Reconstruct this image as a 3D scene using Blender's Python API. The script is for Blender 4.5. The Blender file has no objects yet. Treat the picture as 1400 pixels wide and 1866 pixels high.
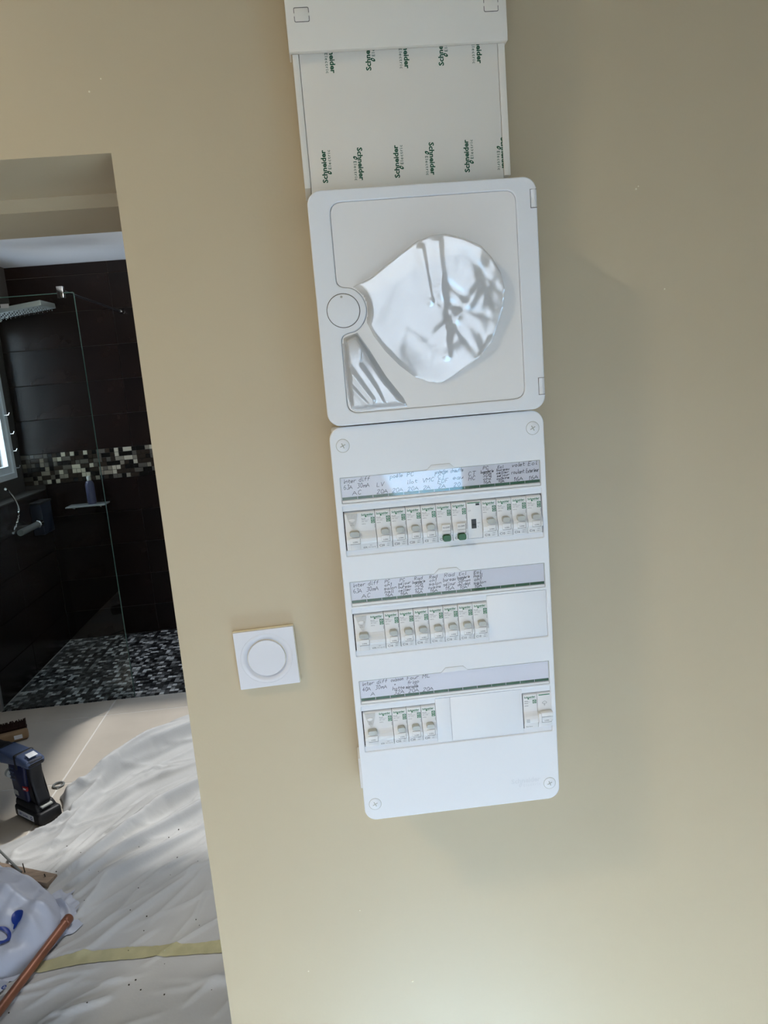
import bpy, bmesh, math, random
import numpy as np
from mathutils import Vector, Matrix
random.seed(7)
rng = np.random.default_rng(7)
SC = bpy.context.scene
COL = SC.collection

# ------------------------------------------------------------------ camera
FPX, CAM = 1344.818, (-0.007227, -0.947845, 1.6)
yaw, pitch, roll = 0.06415, 0.18017, 0.08336
def cam_matrix():
    cy, sy, cp, sp = math.cos(yaw), math.sin(yaw), math.cos(pitch), math.sin(pitch)
    fwd = Vector((sy*cp, cy*cp, -sp)); right = Vector((cy, -sy, 0)); down = fwd.cross(right)
    cr, sr = math.cos(roll), math.sin(roll)
    r2 = cr*right + sr*down; d2 = -sr*right + cr*down
    m = Matrix.Identity(4)
    for i in range(3):
        m[i][0], m[i][1], m[i][2], m[i][3] = r2[i], -d2[i], -fwd[i], CAM[i]
    return m
cd = bpy.data.cameras.new('camera')
cd.sensor_fit = 'VERTICAL'; cd.sensor_height = 24; cd.lens = 24*FPX/1866; cd.clip_start = 0.02
co = bpy.data.objects.new('camera', cd); COL.objects.link(co); co.matrix_world = cam_matrix()
SC.camera = co

# ------------------------------------------------------------------ world, lights, exposure
SC.view_settings.view_transform = 'Standard'; SC.view_settings.look = 'None'
SC.view_settings.exposure = 0.05; SC.view_settings.gamma = 1.0
SC.view_settings.use_curve_mapping = False
wd = bpy.data.worlds.new('sky'); SC.world = wd; wd.use_nodes = True
bg = wd.node_tree.nodes['Background']; bg.inputs[0].default_value = (0.65, 0.79, 1.0, 1); bg.inputs[1].default_value = 11.5

nt = wd.node_tree; wtc = nt.nodes.new('ShaderNodeTexCoord'); wn = nt.nodes.new('ShaderNodeTexNoise'); wr = nt.nodes.new('ShaderNodeValToRGB')
wn.inputs['Scale'].default_value = 5.0; wn.inputs['Detail'].default_value = 5
wr.color_ramp.elements[0].position = 0.40; wr.color_ramp.elements[0].color = (0.46, 0.66, 0.95, 1)
wr.color_ramp.elements[1].position = 0.62; wr.color_ramp.elements[1].color = (1.0, 1.04, 1.10, 1)
nt.links.new(wtc.outputs['Generated'], wn.inputs['Vector']); nt.links.new(wn.outputs['Fac'], wr.inputs['Fac']); nt.links.new(wr.outputs['Color'], bg.inputs[0])

def area(name, loc, direction, sx, sy, power, color, portal=False):
    l = bpy.data.lights.new(name, 'AREA'); l.shape = 'RECTANGLE'; l.size = sx; l.size_y = sy
    l.energy = power; l.color = color; l.cycles.is_portal = portal
    o = bpy.data.objects.new(name, l); COL.objects.link(o); o.location = loc
    o.rotation_euler = Vector(direction).to_track_quat('-Z', 'Y').to_euler()
    return o
# the sky reaches the rooms through the rear window, the bathroom roof light and the shower window (portals only guide the sampling)
REAR = dict(x0=-1.25, x1=2.0, z0=0.05, z1=1.5, y=-3.2)
area('rear_window_portal', ((REAR['x0']+REAR['x1'])/2, REAR['y']-0.1, (REAR['z0']+REAR['z1'])/2), (0, 1, 0),
     REAR['x1']-REAR['x0'], REAR['z1']-REAR['z0'], 1, (1, 1, 1), True)
area('bathroom_roof_portal', (-0.05, 2.98, 2.60), (0, 0, -1), 1.1, 2.05, 1, (1, 1, 1), True)
area('shower_window_portal', (-2.15, 3.6, 1.66), (1, 0, 0), 1.0, 0.8, 1, (1, 1, 1), True)
area('roof_window_daylight', (-1.45, -1.155, 3.10), (0, 0, -1), 0.20, 0.20, 27, (1.0, 0.88, 0.64))
sp = bpy.data.lights.new('lower_wall_fill', 'SPOT'); sp.energy = 9500; sp.color = (0.52, 0.78, 1.0)  # added fill lamp: its floor pool bounces light onto the lower wall
sp.spot_size = math.radians(13); sp.spot_blend = 0.5; sp.shadow_soft_size = 0.04
o = bpy.data.objects.new('lower_wall_fill', sp); COL.objects.link(o); o.location = (0.16, -0.56, 2.93)
up = bpy.data.lights.new('bathroom_ceiling_fill', 'SPOT'); up.energy = 230; up.color = (1.0, 0.97, 0.92)  # added fill lamp, out of view, brightens the front of the bathroom ceiling
up.spot_size = math.radians(58); up.spot_blend = 1.0; up.shadow_soft_size = 0.05
o = bpy.data.objects.new('bathroom_ceiling_fill', up); COL.objects.link(o); o.location = (-0.45, 0.62, 1.95)
o.rotation_euler = Vector((-0.55, 1.45, 0.72)).to_track_quat('-Z', 'Y').to_euler()
sl = bpy.data.lights.new('sun', 'SUN'); sl.energy = 8.0; sl.angle = math.radians(3.5); sl.color = (1.0, 0.98, 0.95)
so = bpy.data.objects.new('sun', sl); COL.objects.link(so)
so.rotation_euler = Vector((-0.80, -1.10, -2.47)).to_track_quat('-Z', 'Y').to_euler()

# ------------------------------------------------------------------ materials
def mat(name, col, rough=0.5, spec=0.5, metal=0.0, coat=0.0, var=0.0, vscale=5.0, bump=0.0, bscale=50.0, col2=None, trans=0.0, stretch=None):
    m = bpy.data.materials.new(name); m.use_nodes = True
    nt = m.node_tree; b = nt.nodes['Principled BSDF']
    b.inputs['Base Color'].default_value = (*col, 1); b.inputs['Roughness'].default_value = rough
    b.inputs['Specular IOR Level'].default_value = spec; b.inputs['Metallic'].default_value = metal
    b.inputs['Coat Weight'].default_value = coat; b.inputs['Coat Roughness'].default_value = 0.05
    b.inputs['Transmission Weight'].default_value = trans
    tc = nt.nodes.new('ShaderNodeTexCoord'); src = tc.outputs['Object']
    if stretch:
        mp = nt.nodes.new('ShaderNodeMapping'); mp.inputs['Scale'].default_value = stretch
        nt.links.new(src, mp.inputs['Vector']); src = mp.outputs['Vector']
    if var > 0 or col2:
        n = nt.nodes.new('ShaderNodeTexNoise'); n.inputs['Scale'].default_value = vscale; n.inputs['Detail'].default_value = 6
        r = nt.nodes.new('ShaderNodeValToRGB')
        c2 = col2 or tuple(max(0, c*(1-var)) for c in col)
        r.color_ramp.elements[0].color = (*c2, 1); r.color_ramp.elements[1].color = (*col, 1)
        r.color_ramp.elements[0].position = 0.35; r.color_ramp.elements[1].position = 0.65
        nt.links.new(src, n.inputs['Vector']); nt.links.new(n.outputs['Fac'], r.inputs['Fac'])
        nt.links.new(r.outputs['Color'], b.inputs['Base Color'])
    if bump > 0:
        n2 = nt.nodes.new('ShaderNodeTexNoise'); n2.inputs['Scale'].default_value = bscale; n2.inputs['Detail'].default_value = 4
        bp = nt.nodes.new('ShaderNodeBump'); bp.inputs['Strength'].default_value = bump; bp.inputs['Distance'].default_value = 0.002
        nt.links.new(src, n2.inputs['Vector']); nt.links.new(n2.outputs['Fac'], bp.inputs['Height'])
        nt.links.new(bp.outputs['Normal'], b.inputs['Normal'])
    return m

def glass(name, tint, refl=1.0, rough=0.0, min_refl=0.0, haze=0.0):
    m = bpy.data.materials.new(name); m.use_nodes = True
    nt = m.node_tree; nt.nodes.clear()
    out = nt.nodes.new('ShaderNodeOutputMaterial'); mix = nt.nodes.new('ShaderNodeMixShader')
    tr = nt.nodes.new('ShaderNodeBsdfTransparent'); tr.inputs[0].default_value = (*tint, 1)
    gl = nt.nodes.new('ShaderNodeBsdfGlossy'); gl.inputs['Roughness'].default_value = rough
    fr = nt.nodes.new('ShaderNodeFresnel'); fr.inputs[0].default_value = 1.5
    ma = nt.nodes.new('ShaderNodeMath'); ma.operation = 'MULTIPLY_ADD'
    ma.inputs[1].default_value = refl; ma.inputs[2].default_value = min_refl
    nt.links.new(fr.outputs[0], ma.inputs[0]); nt.links.new(ma.outputs[0], mix.inputs[0])
    base = tr.outputs[0]
    if haze:
        df = nt.nodes.new('ShaderNodeBsdfDiffuse'); df.inputs[0].default_value = (0.9, 0.92, 0.93, 1)
        hm = nt.nodes.new('ShaderNodeMixShader'); hm.inputs[0].default_value = haze
        nt.links.new(tr.outputs[0], hm.inputs[1]); nt.links.new(df.outputs[0], hm.inputs[2]); base = hm.outputs[0]
    nt.links.new(base, mix.inputs[1]); nt.links.new(gl.outputs[0], mix.inputs[2])
    nt.links.new(mix.outputs[0], out.inputs[0])
    return m

M = dict(
    wall=mat('beige_wall_paint', (0.525, 0.437, 0.302), 0.42, 0.35, bump=0.06, bscale=220, var=0.03, vscale=1.5),
    room_white=mat('white_room_paint', (0.72, 0.70, 0.66), 0.8, 0.2, var=0.02, vscale=2),
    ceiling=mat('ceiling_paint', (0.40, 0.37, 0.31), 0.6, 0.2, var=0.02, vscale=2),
    white=mat('white_plastic', (0.82, 0.85, 0.89), 0.33, 0.45, bump=0.05, bscale=900),
    trunk=mat('trunking_plastic', (0.80, 0.775, 0.71), 0.4, 0.4, bump=0.04, bscale=600),
    panel=mat('door_panel_plastic', (0.84, 0.84, 0.84), 0.3, 0.4),
    groove=mat('dark_groove', (0.10, 0.09, 0.08), 0.7, 0.2),
    dark=mat('dark_recess', (0.035, 0.033, 0.032), 0.7, 0.2),
    breaker=mat('breaker_white', (0.80, 0.81, 0.815), 0.35, 0.45),
    lever=mat('lever_grey', (0.46, 0.465, 0.43), 0.4, 0.4),
    shield=mat('button_grey', (0.66, 0.66, 0.645), 0.45, 0.4),
    green_lever=mat('green_lever', (0.008, 0.095, 0.014), 0.3, 0.5),
    green=mat('green_print', (0.012, 0.16, 0.065), 0.4, 0.4),
    band=mat('green_band', (0.014, 0.105, 0.042), 0.4, 0.4),
    dkgreen=mat('dark_green_print', (0.006, 0.085, 0.042), 0.4, 0.4),
    ink=mat('grey_print', (0.13, 0.13, 0.14), 0.6, 0.2),
    pen=mat('blue_black_pen', (0.018, 0.02, 0.045), 0.6, 0.2),
    card=mat('label_card', (0.88, 0.885, 0.95), 0.5, 0.3, var=0.03, vscale=20),
    black=mat('black_plastic', (0.012, 0.012, 0.013), 0.4, 0.5),
    cream=mat('cream_frame', (0.78, 0.72, 0.56), 0.5, 0.4),
    switch=mat('switch_plastic', (0.70, 0.71, 0.76), 0.12, 0.5),
    tile_dark=mat('brown_wall_tile', (0.014, 0.007, 0.005), 0.26, 0.28, col2=(0.007, 0.0045, 0.004), vscale=3.0),
    grout_dark=mat('dark_grout', (0.07, 0.062, 0.055), 0.8, 0.2),
    floor_tile=mat('beige_floor_tile', (0.62, 0.56, 0.48), 0.35, 0.4, var=0.12, vscale=4),
    grout_floor=mat('pale_grout', (0.72, 0.70, 0.66), 0.8, 0.2),
    cloth=mat('dust_sheet_cotton', (0.55, 0.55, 0.54), 0.75, 0.2, bump=0.15, bscale=120, var=0.06, vscale=9),
    tape=mat('masking_tape', (0.50, 0.465, 0.27), 0.6, 0.3, var=0.15, vscale=30),
    bag=mat('white_plastic_bag', (0.50, 0.53, 0.62), 0.38, 0.45, bump=0.2, bscale=18),
    bag_blue=mat('bag_blue_print', (0.012, 0.04, 0.25), 0.4, 0.4),
    pipe=mat('copper_pipe', (0.30, 0.115, 0.06), 0.38, 0.5, metal=0.35, var=0.3, vscale=12),
    wood=mat('raw_batten_wood', (0.36, 0.27, 0.20), 0.7, 0.2, var=0.3, vscale=14, stretch=(1, 6, 6)),
    brush_wood=mat('brush_wood', (0.30, 0.19, 0.10), 0.6, 0.3, var=0.2, vscale=20),
    bristle=mat('brown_bristles', (0.035, 0.014, 0.008), 0.8, 0.2, var=0.4, vscale=90),
    drill_blue=mat('drill_blue', (0.007, 0.011, 0.048), 0.38, 0.5),
    drill_pale=mat('drill_grey_blue', (0.08, 0.11, 0.20), 0.35, 0.5),
    rubber=mat('black_rubber', (0.012, 0.012, 0.014), 0.5, 0.4),
    red=mat('red_plastic', (0.35, 0.012, 0.012), 0.4, 0.5),
    steel=mat('steel', (0.5, 0.5, 0.5), 0.3, 0.5, metal=1.0),
    chrome=mat('chrome', (0.75, 0.76, 0.77), 0.12, 0.5, metal=1.0),
    brushed=mat('brushed_steel', (0.42, 0.43, 0.42), 0.45, 0.5, metal=0.6),
    cable=mat('grey_cable', (0.18, 0.19, 0.18), 0.5, 0.4),
    frame_white=mat('window_frame_white', (0.8, 0.82, 0.84), 0.35, 0.5),
    caddy=mat('dark_blue_plastic', (0.012, 0.018, 0.035), 0.4, 0.5),
    bottle=mat('violet_bottle', (0.06, 0.06, 0.11), 0.3, 0.5),
    edge=mat('green_glass_edge', (0.05, 0.105, 0.088), 0.2, 0.5),
    glass=glass('clear_shower_glass', (0.93, 0.97, 0.95), 0.9),
    tinted_dark=glass('strong_dimming_tint', (0.27, 0.27, 0.27), 0.5),
    water=mat('added_pool_water', (0.05, 0.38, 0.62), 0.06, 0.5),
    tinted=glass('dimming_tint', (0.55, 0.55, 0.55), 0.5),
    pane=glass('window_pane', (0.97, 0.98, 0.98), 0.5),
    clear=glass('clear_label_cover', (1.0, 1.0, 1.0), 0.75, 0.03),
    film=glass('clear_protective_film', (0.98, 0.98, 0.98), 1.1, 0.09, 0.10, 0.24),
    terrace=mat('terrace', (0.22, 0.21, 0.19), 0.8, 0.2, var=0.2, vscale=1),
    room_tan=mat('room_tan_paint', (0.45, 0.37, 0.24), 0.8, 0.2, var=0.02, vscale=2),
    ceiling_bath=mat('white_ceiling_paint', (0.78, 0.79, 0.79), 0.6, 0.2, var=0.02, vscale=2),
    emboss=mat('emboss_shade_white', (0.765, 0.795, 0.835), 0.5, 0.3),
    dirt=mat('dry_dirt', (0.06, 0.05, 0.04), 0.9, 0.1),
    living_floor=mat('living_floor', (0.6, 0.575, 0.55), 0.5, 0.4, var=0.1, vscale=3),
)
MOSAIC = [mat('mosaic_%s' % n, c, 0.16, 0.5) for n, c in (
    ('black', (0.008, 0.007, 0.006)), ('brown', (0.028, 0.02, 0.014)), ('grey', (0.085, 0.075, 0.06)), ('sand', (0.20, 0.175, 0.13)), ('cream', (0.40, 0.36, 0.27)))]
FMOSAIC = [mat('floor_mosaic_%s' % n, c, 0.35, 0.5) for n, c in (
    ('black', (0.012, 0.012, 0.012)), ('charcoal', (0.045, 0.045, 0.043)), ('grey', (0.12, 0.12, 0.115)), ('stone', (0.34, 0.335, 0.32)), ('white', (0.75, 0.74, 0.71)))]

# ------------------------------------------------------------------ helpers
def tag(o, label=None, cat=None, group=None, kind=None):
    for k, v in (('label', label), ('category', cat), ('group', group), ('kind', kind)):
        if v: o[k] = v
    return o
def thing(name, label, cat, loc=(0, 0, 0), group=None):
    o = bpy.data.objects.new(name, None); COL.objects.link(o); o.location = loc
    o.empty_display_size = 0.02
    return tag(o, label, cat, group)
def W(u, y, v):   # millimetres on the electrical board (u right, y into the wall from the board's face, v up) -> metres in the room
    return Vector((u/1000, (y-100)/1000, (v+1489.112)/1000))

def link(name, me, parent=None, loc=None):
    o = bpy.data.objects.new(name, me); COL.objects.link(o)
    if parent is not None: o.parent = parent
    if loc is not None: o.location = loc
    return o

class MB:
    """collects shapes and makes ONE mesh; S = units per metre divisor"""
    def __init__(s, S=1.0): s.v = []; s.f = []; s.m = []; s.S = S
    def add(s, vs, fs, mi=0):
        o = len(s.v); s.v += [tuple(p) for p in vs]; s.f += [tuple(i+o for i in f) for f in fs]; s.m += [mi]*len(fs); return s
    def box(s, x0, x1, y0, y1, z0, z1, mi=0):
        vs = [(x, y, z) for x in (x0, x1) for y in (y0, y1) for z in (z0, z1)]
        return s.add(vs, [(0, 1, 3, 2), (4, 6, 7, 5), (0, 4, 5, 1), (2, 3, 7, 6), (0, 2, 6, 4), (1, 5, 7, 3)], mi)
    def rbox(s, x0, x1, y0, y1, z0, z1, r, mi=0, seg=2, T=None):
        bm = bmesh.new(); bmesh.ops.create_cube(bm, size=1)
        for v in bm.verts: v.co = Vector((x0+(v.co.x+.5)*(x1-x0), y0+(v.co.y+.5)*(y1-y0), z0+(v.co.z+.5)*(z1-z0)))
        bmesh.ops.bevel(bm, geom=bm.edges[:], offset=r, segments=seg, profile=0.5, affect='EDGES')
        return s.bm(bm, mi, T)
    def bm(s, bm, mi=0, T=None):
        bm.verts.index_update()
        vs = [(T @ v.co if T else v.co) for v in bm.verts]
        s.add(vs, [[v.index for v in f.verts] for f in bm.faces], mi); bm.free(); return s
    def prism(s, poly, a0, a1, axis='x', mi=0, T=None, r=0):
        """poly of 2-D points extruded along axis: x -> (y,z), y -> (x,z), z -> (x,y)"""
        bm = bmesh.new()
        def P(p, a): return {'x': (a, p[0], p[1]), 'y': (p[0], a, p[1]), 'z': (p[0], p[1], a)}[axis]
        A = [bm.verts.new(P(p, a0)) for p in poly]; B = [bm.verts.new(P(p, a1)) for p in poly]
        n = len(poly)
        bm.faces.new(A); bm.faces.new(B[::-1])
        for i in range(n): bm.faces.new((A[i], A[(i+1) % n], B[(i+1) % n], B[i]))
        bmesh.ops.recalc_face_normals(bm, faces=bm.faces[:])
        if r: bmesh.ops.bevel(bm, geom=bm.edges[:], offset=r, segments=2, profile=0.5, affect='EDGES')
        return s.bm(bm, mi, T)
    def tube(s, pts, r, n=10, mi=0, cap=True):
        pts = [Vector(p) for p in pts]; rs = r if isinstance(r, (list, tuple)) else [r]*len(pts)
        rings = []; up = Vector((0.123, 0.31, 0.94)).normalized()
        for i, p in enumerate(pts):
            d = (pts[min(i+1, len(pts)-1)] - pts[max(i-1, 0)]).normalized()
            a = d.cross(up).normalized(); b = d.cross(a)
            rings.append([p + rs[i]*(math.cos(t)*a + math.sin(t)*b) for t in (2*math.pi*k/n for k in range(n))])
        vs = [q for ring in rings for q in ring]; fs = []
        for i in range(len(pts)-1):
            for k in range(n): fs.append((i*n+k, i*n+(k+1) % n, (i+1)*n+(k+1) % n, (i+1)*n+k))
        if cap: fs += [tuple(range(n))[::-1], tuple((len(pts)-1)*n+k for k in range(n))]
        return s.add(vs, fs, mi)
    def lathe(s, prof, c, axis='y', n=40, mi=0):
        """profile [(radius, along)] turned about an axis through c"""
        vs = []; fs = []
        for r, a in prof:
            for k in range(n):
                t = 2*math.pi*k/n; x, z = r*math.cos(t), r*math.sin(t)
                vs.append({'y': (c[0]+x, c[1]+a, c[2]+z), 'z': (c[0]+x, c[1]+z, c[2]+a), 'x': (c[0]+a, c[1]+x, c[2]+z)}[axis])
        for i in range(len(prof)-1):
            for k in range(n): fs.append((i*n+k, (i+1)*n+k, (i+1)*n+(k+1) % n, i*n+(k+1) % n))
        fs.append(tuple(range(n))); fs.append(tuple((len(prof)-1)*n+k for k in range(n))[::-1])
        return s.add(vs, fs, mi)
    def mesh(s, name, mats, smooth=35):
        me = bpy.data.meshes.new(name)
        V = (np.array(s.v, float)/s.S).tolist()
        me.from_pydata(V, [], s.f)
        for m in (mats if isinstance(mats, (list, tuple)) else [mats]): me.materials.append(m)
        me.polygons.foreach_set('material_index', s.m)
        bm = bmesh.new(); bm.from_mesh(me); bmesh.ops.recalc_face_normals(bm, faces=bm.faces[:]); bm.to_mesh(me); bm.free()
        if smooth:
            me.polygons.foreach_set('use_smooth', [True]*len(me.polygons)); me.set_sharp_from_angle(angle=math.radians(smooth))
        me.update(); return me
    def build(s, name, mats, parent=None, loc=None, smooth=35):
        return link(name, s.mesh(name, mats, smooth), parent, loc)

def eval_curve(cu):
    o = bpy.data.objects.new('tmp', cu); COL.objects.link(o)
    bpy.context.view_layer.update()
    dg = bpy.context.evaluated_depsgraph_get()
    me = bpy.data.meshes.new_from_object(o.evaluated_get(dg))
    vs = [v.co.copy() for v in me.vertices]; fs = [tuple(p.vertices) for p in me.polygons]
    bpy.data.objects.remove(o); bpy.data.curves.remove(cu); bpy.data.meshes.remove(me)
    return vs, fs
_txt = {}
def text(s, size=1.0, bold=0.0, align='LEFT', space=1.0, res=2):
    key = (s, bold, align, space, res)
    if key not in _txt:
        cu = bpy.data.curves.new('tmp', 'FONT'); cu.body = s; cu.size = 1; cu.offset = bold; cu.align_x = align
        cu.space_character = space; cu.resolution_u = res; cu.fill_mode = 'FRONT'
        _txt[key] = eval_curve(cu)
    vs, fs = _txt[key]
    return [(v.x*size, v.y*size) for v in vs], fs
def put_text(mb, s, u, v, y, size, mi=0, bold=0.0, align='LEFT', space=1.0, width=None, rot=0, sx=1.0):
    """text printed on a plane y = const facing the room; width squeezes it to that length"""
    p, f = text(s, size, bold, align, space)
    if width:
        xs = [q[0] for q in p]; sx = width/max(1e-6, max(xs)-min(xs))
    c, n = math.cos(rot), math.sin(rot)
    mb.add([(u+c*a*sx-n*b, y, v+n*a*sx+c*b) for a, b in p], f, mi)
def plate(mb, outer, holes, y0, y1, bevel=0.5, mi=0):
    """flat plate in the board plane between depths y0 (front) and y1 (back) with holes"""
    cu = bpy.data.curves.new('tmp', 'CURVE'); cu.dimensions = '2D'; cu.fill_mode = 'BOTH'
    cu.bevel_depth = bevel; cu.bevel_resolution = 2; cu.offset = -bevel; cu.extrude = max(0, abs(y1-y0)/2-bevel)
    for lp in [outer]+holes:
        sp = cu.splines.new('POLY'); sp.points.add(len(lp)-1); sp.use_cyclic_u = True
        for i, (a, b) in enumerate(lp): sp.points[i].co = (a, b, 0, 1)
    vs, fs = eval_curve(cu); mid = (y0+y1)/2
    mb.add([(p.x, mid-p.z, p.y) for p in vs], fs, mi)
def rrect(u0, u1, v0, v1, r, n=6):
    out = []
    for cx, cz, a in ((u1-r, v1-r, 0), (u0+r, v1-r, 90), (u0+r, v0+r, 180), (u1-r, v0+r, 270)):
        for k in range(n+1):
            t = math.radians(a+90*k/n); out.append((cx+r*math.cos(t), cz+r*math.sin(t)))
    return out
def round_poly(pts, n=5):
    """pts: (x, y, r); corner rounding with quadratic curves"""
    out = []
    for i, (x, y, r) in enumerate(pts):
        if r <= 0: out.append((x, y)); continue
        p = Vector((x, y)); a = Vector(pts[i-1][:2]); b = Vector(pts[(i+1) % len(pts)][:2])
        A = p+(a-p).normalized()*r; B = p+(b-p).normalized()*r
        for k in range(n+1):
            t = k/n; q = A*(1-t)**2+p*2*t*(1-t)+B*t*t; out.append((q.x, q.y))
    return out

# handwriting: single-stroke letters, pairs x y, y 3 = baseline, 6 = x-height, 9 = capitals
GLY = {k: v for k, v in (l.split(' ', 1) for l in '''a 46 26 15 14 23 33 45|46 43 53
b 19 13 33 44 45 36 16
c 45 36 26 15 14 23 33 44
d 46 26 15 14 23 33 44|49 43
e 14 45 36 26 15 14 23 33 44
é 14 45 36 26 15 14 23 33 44|37 58
ê 14 45 36 26 15 14 23 33 44|27 38 47
f 59 48 37 33|26 56
g 46 26 15 14 23 33 45|46 41 30 11
h 19 13|15 36 46 43
i 26 23 33|27 28
j 36 31 20 10|37 38
k 19 13|46 14|25 43
l 29 23 33
m 16 13|15 26 36 33|35 46 56 53
n 16 13|15 36 46 43
o 26 15 14 23 33 44 45 36 26
p 16 10|16 36 45 44 33 13
r 16 13|15 26 46
s 45 36 16 15 44 33 13
t 28 24 33 43|16 46
u 16 14 23 33 45|46 43
v 16 23 46
w 06 13 36 43 66
x 16 43|46 13
y 16 24|46 20 10
A 03 28 53|15 45
B 13 19 39 48 37 16|37 45 44 33 13
C 48 39 29 17 15 23 33 44
D 13 19 39 47 45 33 13
E 49 19 13 43|16 36
F 49 19 13|16 36
H 13 19|43 49|16 46
L 19 13 43
M 13 19 36 59 53
P 13 19 39 48 47 36 16
R 13 19 39 48 47 36 16|26 43
S 48 39 19 17 36 44 33 13
T 19 59|39 33
V 19 33 59
W 09 13 36 53 69
O 29 17 15 23 33 45 47 39 29
0 29 17 15 23 33 45 47 39 29
1 17 29 23
2 18 29 39 48 13 43
3 19 49 36 45 44 33 13
4 39 15 45|37 33
6 39 17 15 23 33 44 45 36 16
8 29 18 36 45 33 23 14 36 48 39 29
+ 15 35|26 24'''.split('\n'))}
def handwrite(mb, s, u, v, y, xh, width=None, pw=0.50, slope=0.04):
    """s written left to right from (u, v); xh = x-height in mm"""
    k = xh/3.0; adv = 0; strokes = []
    for ch in s:
        if ch == ' ': adv += 3.2; continue
        jit = random.uniform(-0.3, 0.3)
        for st in GLY[ch].split('|'):
            strokes.append([(adv+int(p[0])+0.18*(int(p[1])-3)+random.uniform(-.15, .15), int(p[1])-3+jit+random.uniform(-.15, .15)) for p in st.split()])
        adv += {'m': 5.6, 'w': 6.2, 'M': 6, 'W': 6.2, 'i': 2.6, 'l': 2.6, '1': 3.0, 't': 4, 'A': 5.4}.get(ch, 4.6)
    kx = k if not width else min(k*1.25, width/max(adv, 1))
    for st in strokes:
        q = [(u+kx*a, v+k*b+slope*kx*a) for a, b in st]
        for (x0, z0), (x1, z1) in zip(q, q[1:]):
            d = math.hypot(x1-x0, z1-z0) or 1; nx, nz = -(z1-z0)/d*pw/2, (x1-x0)/d*pw/2; ex, ez = (x1-x0)/d*pw*.3, (z1-z0)/d*pw*.3
            mb.add([(x0-ex+nx, y, z0-ez+nz), (x0-ex-nx, y, z0-ez-nz), (x1+ex-nx, y, z1+ez-nz), (x1+ex+nx, y, z1+ez+nz)], [(0, 1, 2, 3)])

# ================================================================== STRUCTURE (metres; wall face at Y = 0, floor at Z = 0)
def struct(name, mb, mats, parent=None): return tag(mb.build(name, mats, parent), kind='structure')
b = MB()
b.box(-0.231, 2.2, 0, 0.337, 0, 2.95); b.box(-3.0, -1.06, 0, 0.337, 0, 2.95)
b.box(-1.06, -0.231, 0, 0.175, 1.884, 2.95); b.box(-1.06, -0.231, 0.175, 0.337, 1.866, 2.95)
wall_front = struct('wall_front', b, M['wall'])
b = MB()   # paint nibs and chips on the wall
for u, v, r in ((-246, 462, 1.3), (-231, 475, 1.0), (401, 315, 1.4), (404, 318, .9), (436, 192, 1.1), (38, -768, 1.6), (-112, -728, 1.2), (-29, -640, .9)):
    p = W(u, 100, v); b.lathe([(r/1000, 0.0002), (r*.7/1000, -r*.45/1000), (r*.2/1000, -r*.6/1000)], p, 'y', 8)
tag(b.build('paint_nib', M['cream'], wall_front), kind='stuff')
struct('floor', MB().box(-3.0, 2.2, -3.4, 4.3, -0.2, -0.010), M['grout_floor'])
floor = bpy.data.objects['floor']
b = MB().box(-3.0, 2.2, -3.2, 0.0, -0.0099, 0.0)
b.build('screed', M['living_floor'], floor)
MB().box(-1.92, 0.9, 0.12, 2.934, -0.0099, -0.0016).build('tile_grout', M['grout_floor'], floor)
b = MB()   # rear wall of the room with its window opening
r_ = REAR
b.box(-3.0, r_['x0'], -3.4, -3.2, 0, 2.95); b.box(r_['x1'], 2.2, -3.4, -3.2, 0, 2.95)
b.box(r_['x0'], r_['x1'], -3.4, -3.2, 0, r_['z0']); b.box(r_['x0'], r_['x1'], -3.4, -3.2, r_['z1'], 2.95)
b.box(0.72, 1.15, -3.4, -3.2, r_['z0'], r_['z1'])
struct('wall_rear', b, M['room_tan'])
struct('wall_left', MB().box(-3.2, -3.0, -3.4, 0.337, 0, 2.95), M['room_tan'])
struct('wall_right', MB().box(2.2, 2.4, -3.4, 0.337, 0, 2.95), M['room_tan'])
def holed_slab(mb, x0, x1, y0, y1, z0, z1, hx0, hx1, hy0, hy1, zt):
    mb.box(x0, hx0, y0, y1, z0, z1); mb.box(hx1, x1, y0, y1, z0, z1)
    mb.box(hx0, hx1, y0, hy0, z0, z1); mb.box(hx0, hx1, hy1, y1, z0, z1)
    t = 0.04
    mb.box(hx0-t, hx0, hy0-t, hy1+t, z1, zt); mb.box(hx1, hx1+t, hy0-t, hy1+t, z1, zt)
    mb.box(hx0, hx1, hy0-t, hy0, z1, zt); mb.box(hx0, hx1, hy1, hy1+t, z1, zt)
    return mb
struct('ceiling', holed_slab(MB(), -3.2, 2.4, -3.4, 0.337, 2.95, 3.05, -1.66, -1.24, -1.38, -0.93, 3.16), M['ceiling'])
struct('ceiling_bathroom', holed_slab(MB(), -2.3, 1.1, 0.337, 4.3, 2.47, 2.57, -0.6, 0.5, 1.95, 4.0, 2.75), M['ceiling_bath'])
MB().box(-0.6, 0.5, 2.72, 4.0, 2.74, 2.746).build('dimming_roof_pane', M['tinted'], bpy.data.objects['ceiling_bathroom'])  # unseen pane, tint added to cut the sky fill in the bathroom
MB().box(-0.6, 0.5, 1.95, 2.70, 2.74, 2.746).build('dimming_roof_pane', M['tinted_dark'], bpy.data.objects['ceiling_bathroom'])  # unseen darker pane, added to fade the sun patch towards the doorway
b = MB()   # bathroom left wall: boxed-out lower part with a ledge, window niche above it
b.box(-2.3, -1.925, 0.337, 4.078, 0, 1.055)
b.box(-2.3, -1.95, 0.337, 3.05, 1.055, 2.47); b.box(-2.3, -1.95, 3.05, 4.078, 2.25, 2.47)
b.box(-2.3, -2.05, 3.05, 4.078, 1.055, 1.156); b.box(-2.3, -2.05, 3.05, 4.078, 2.16, 2.25)
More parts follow.
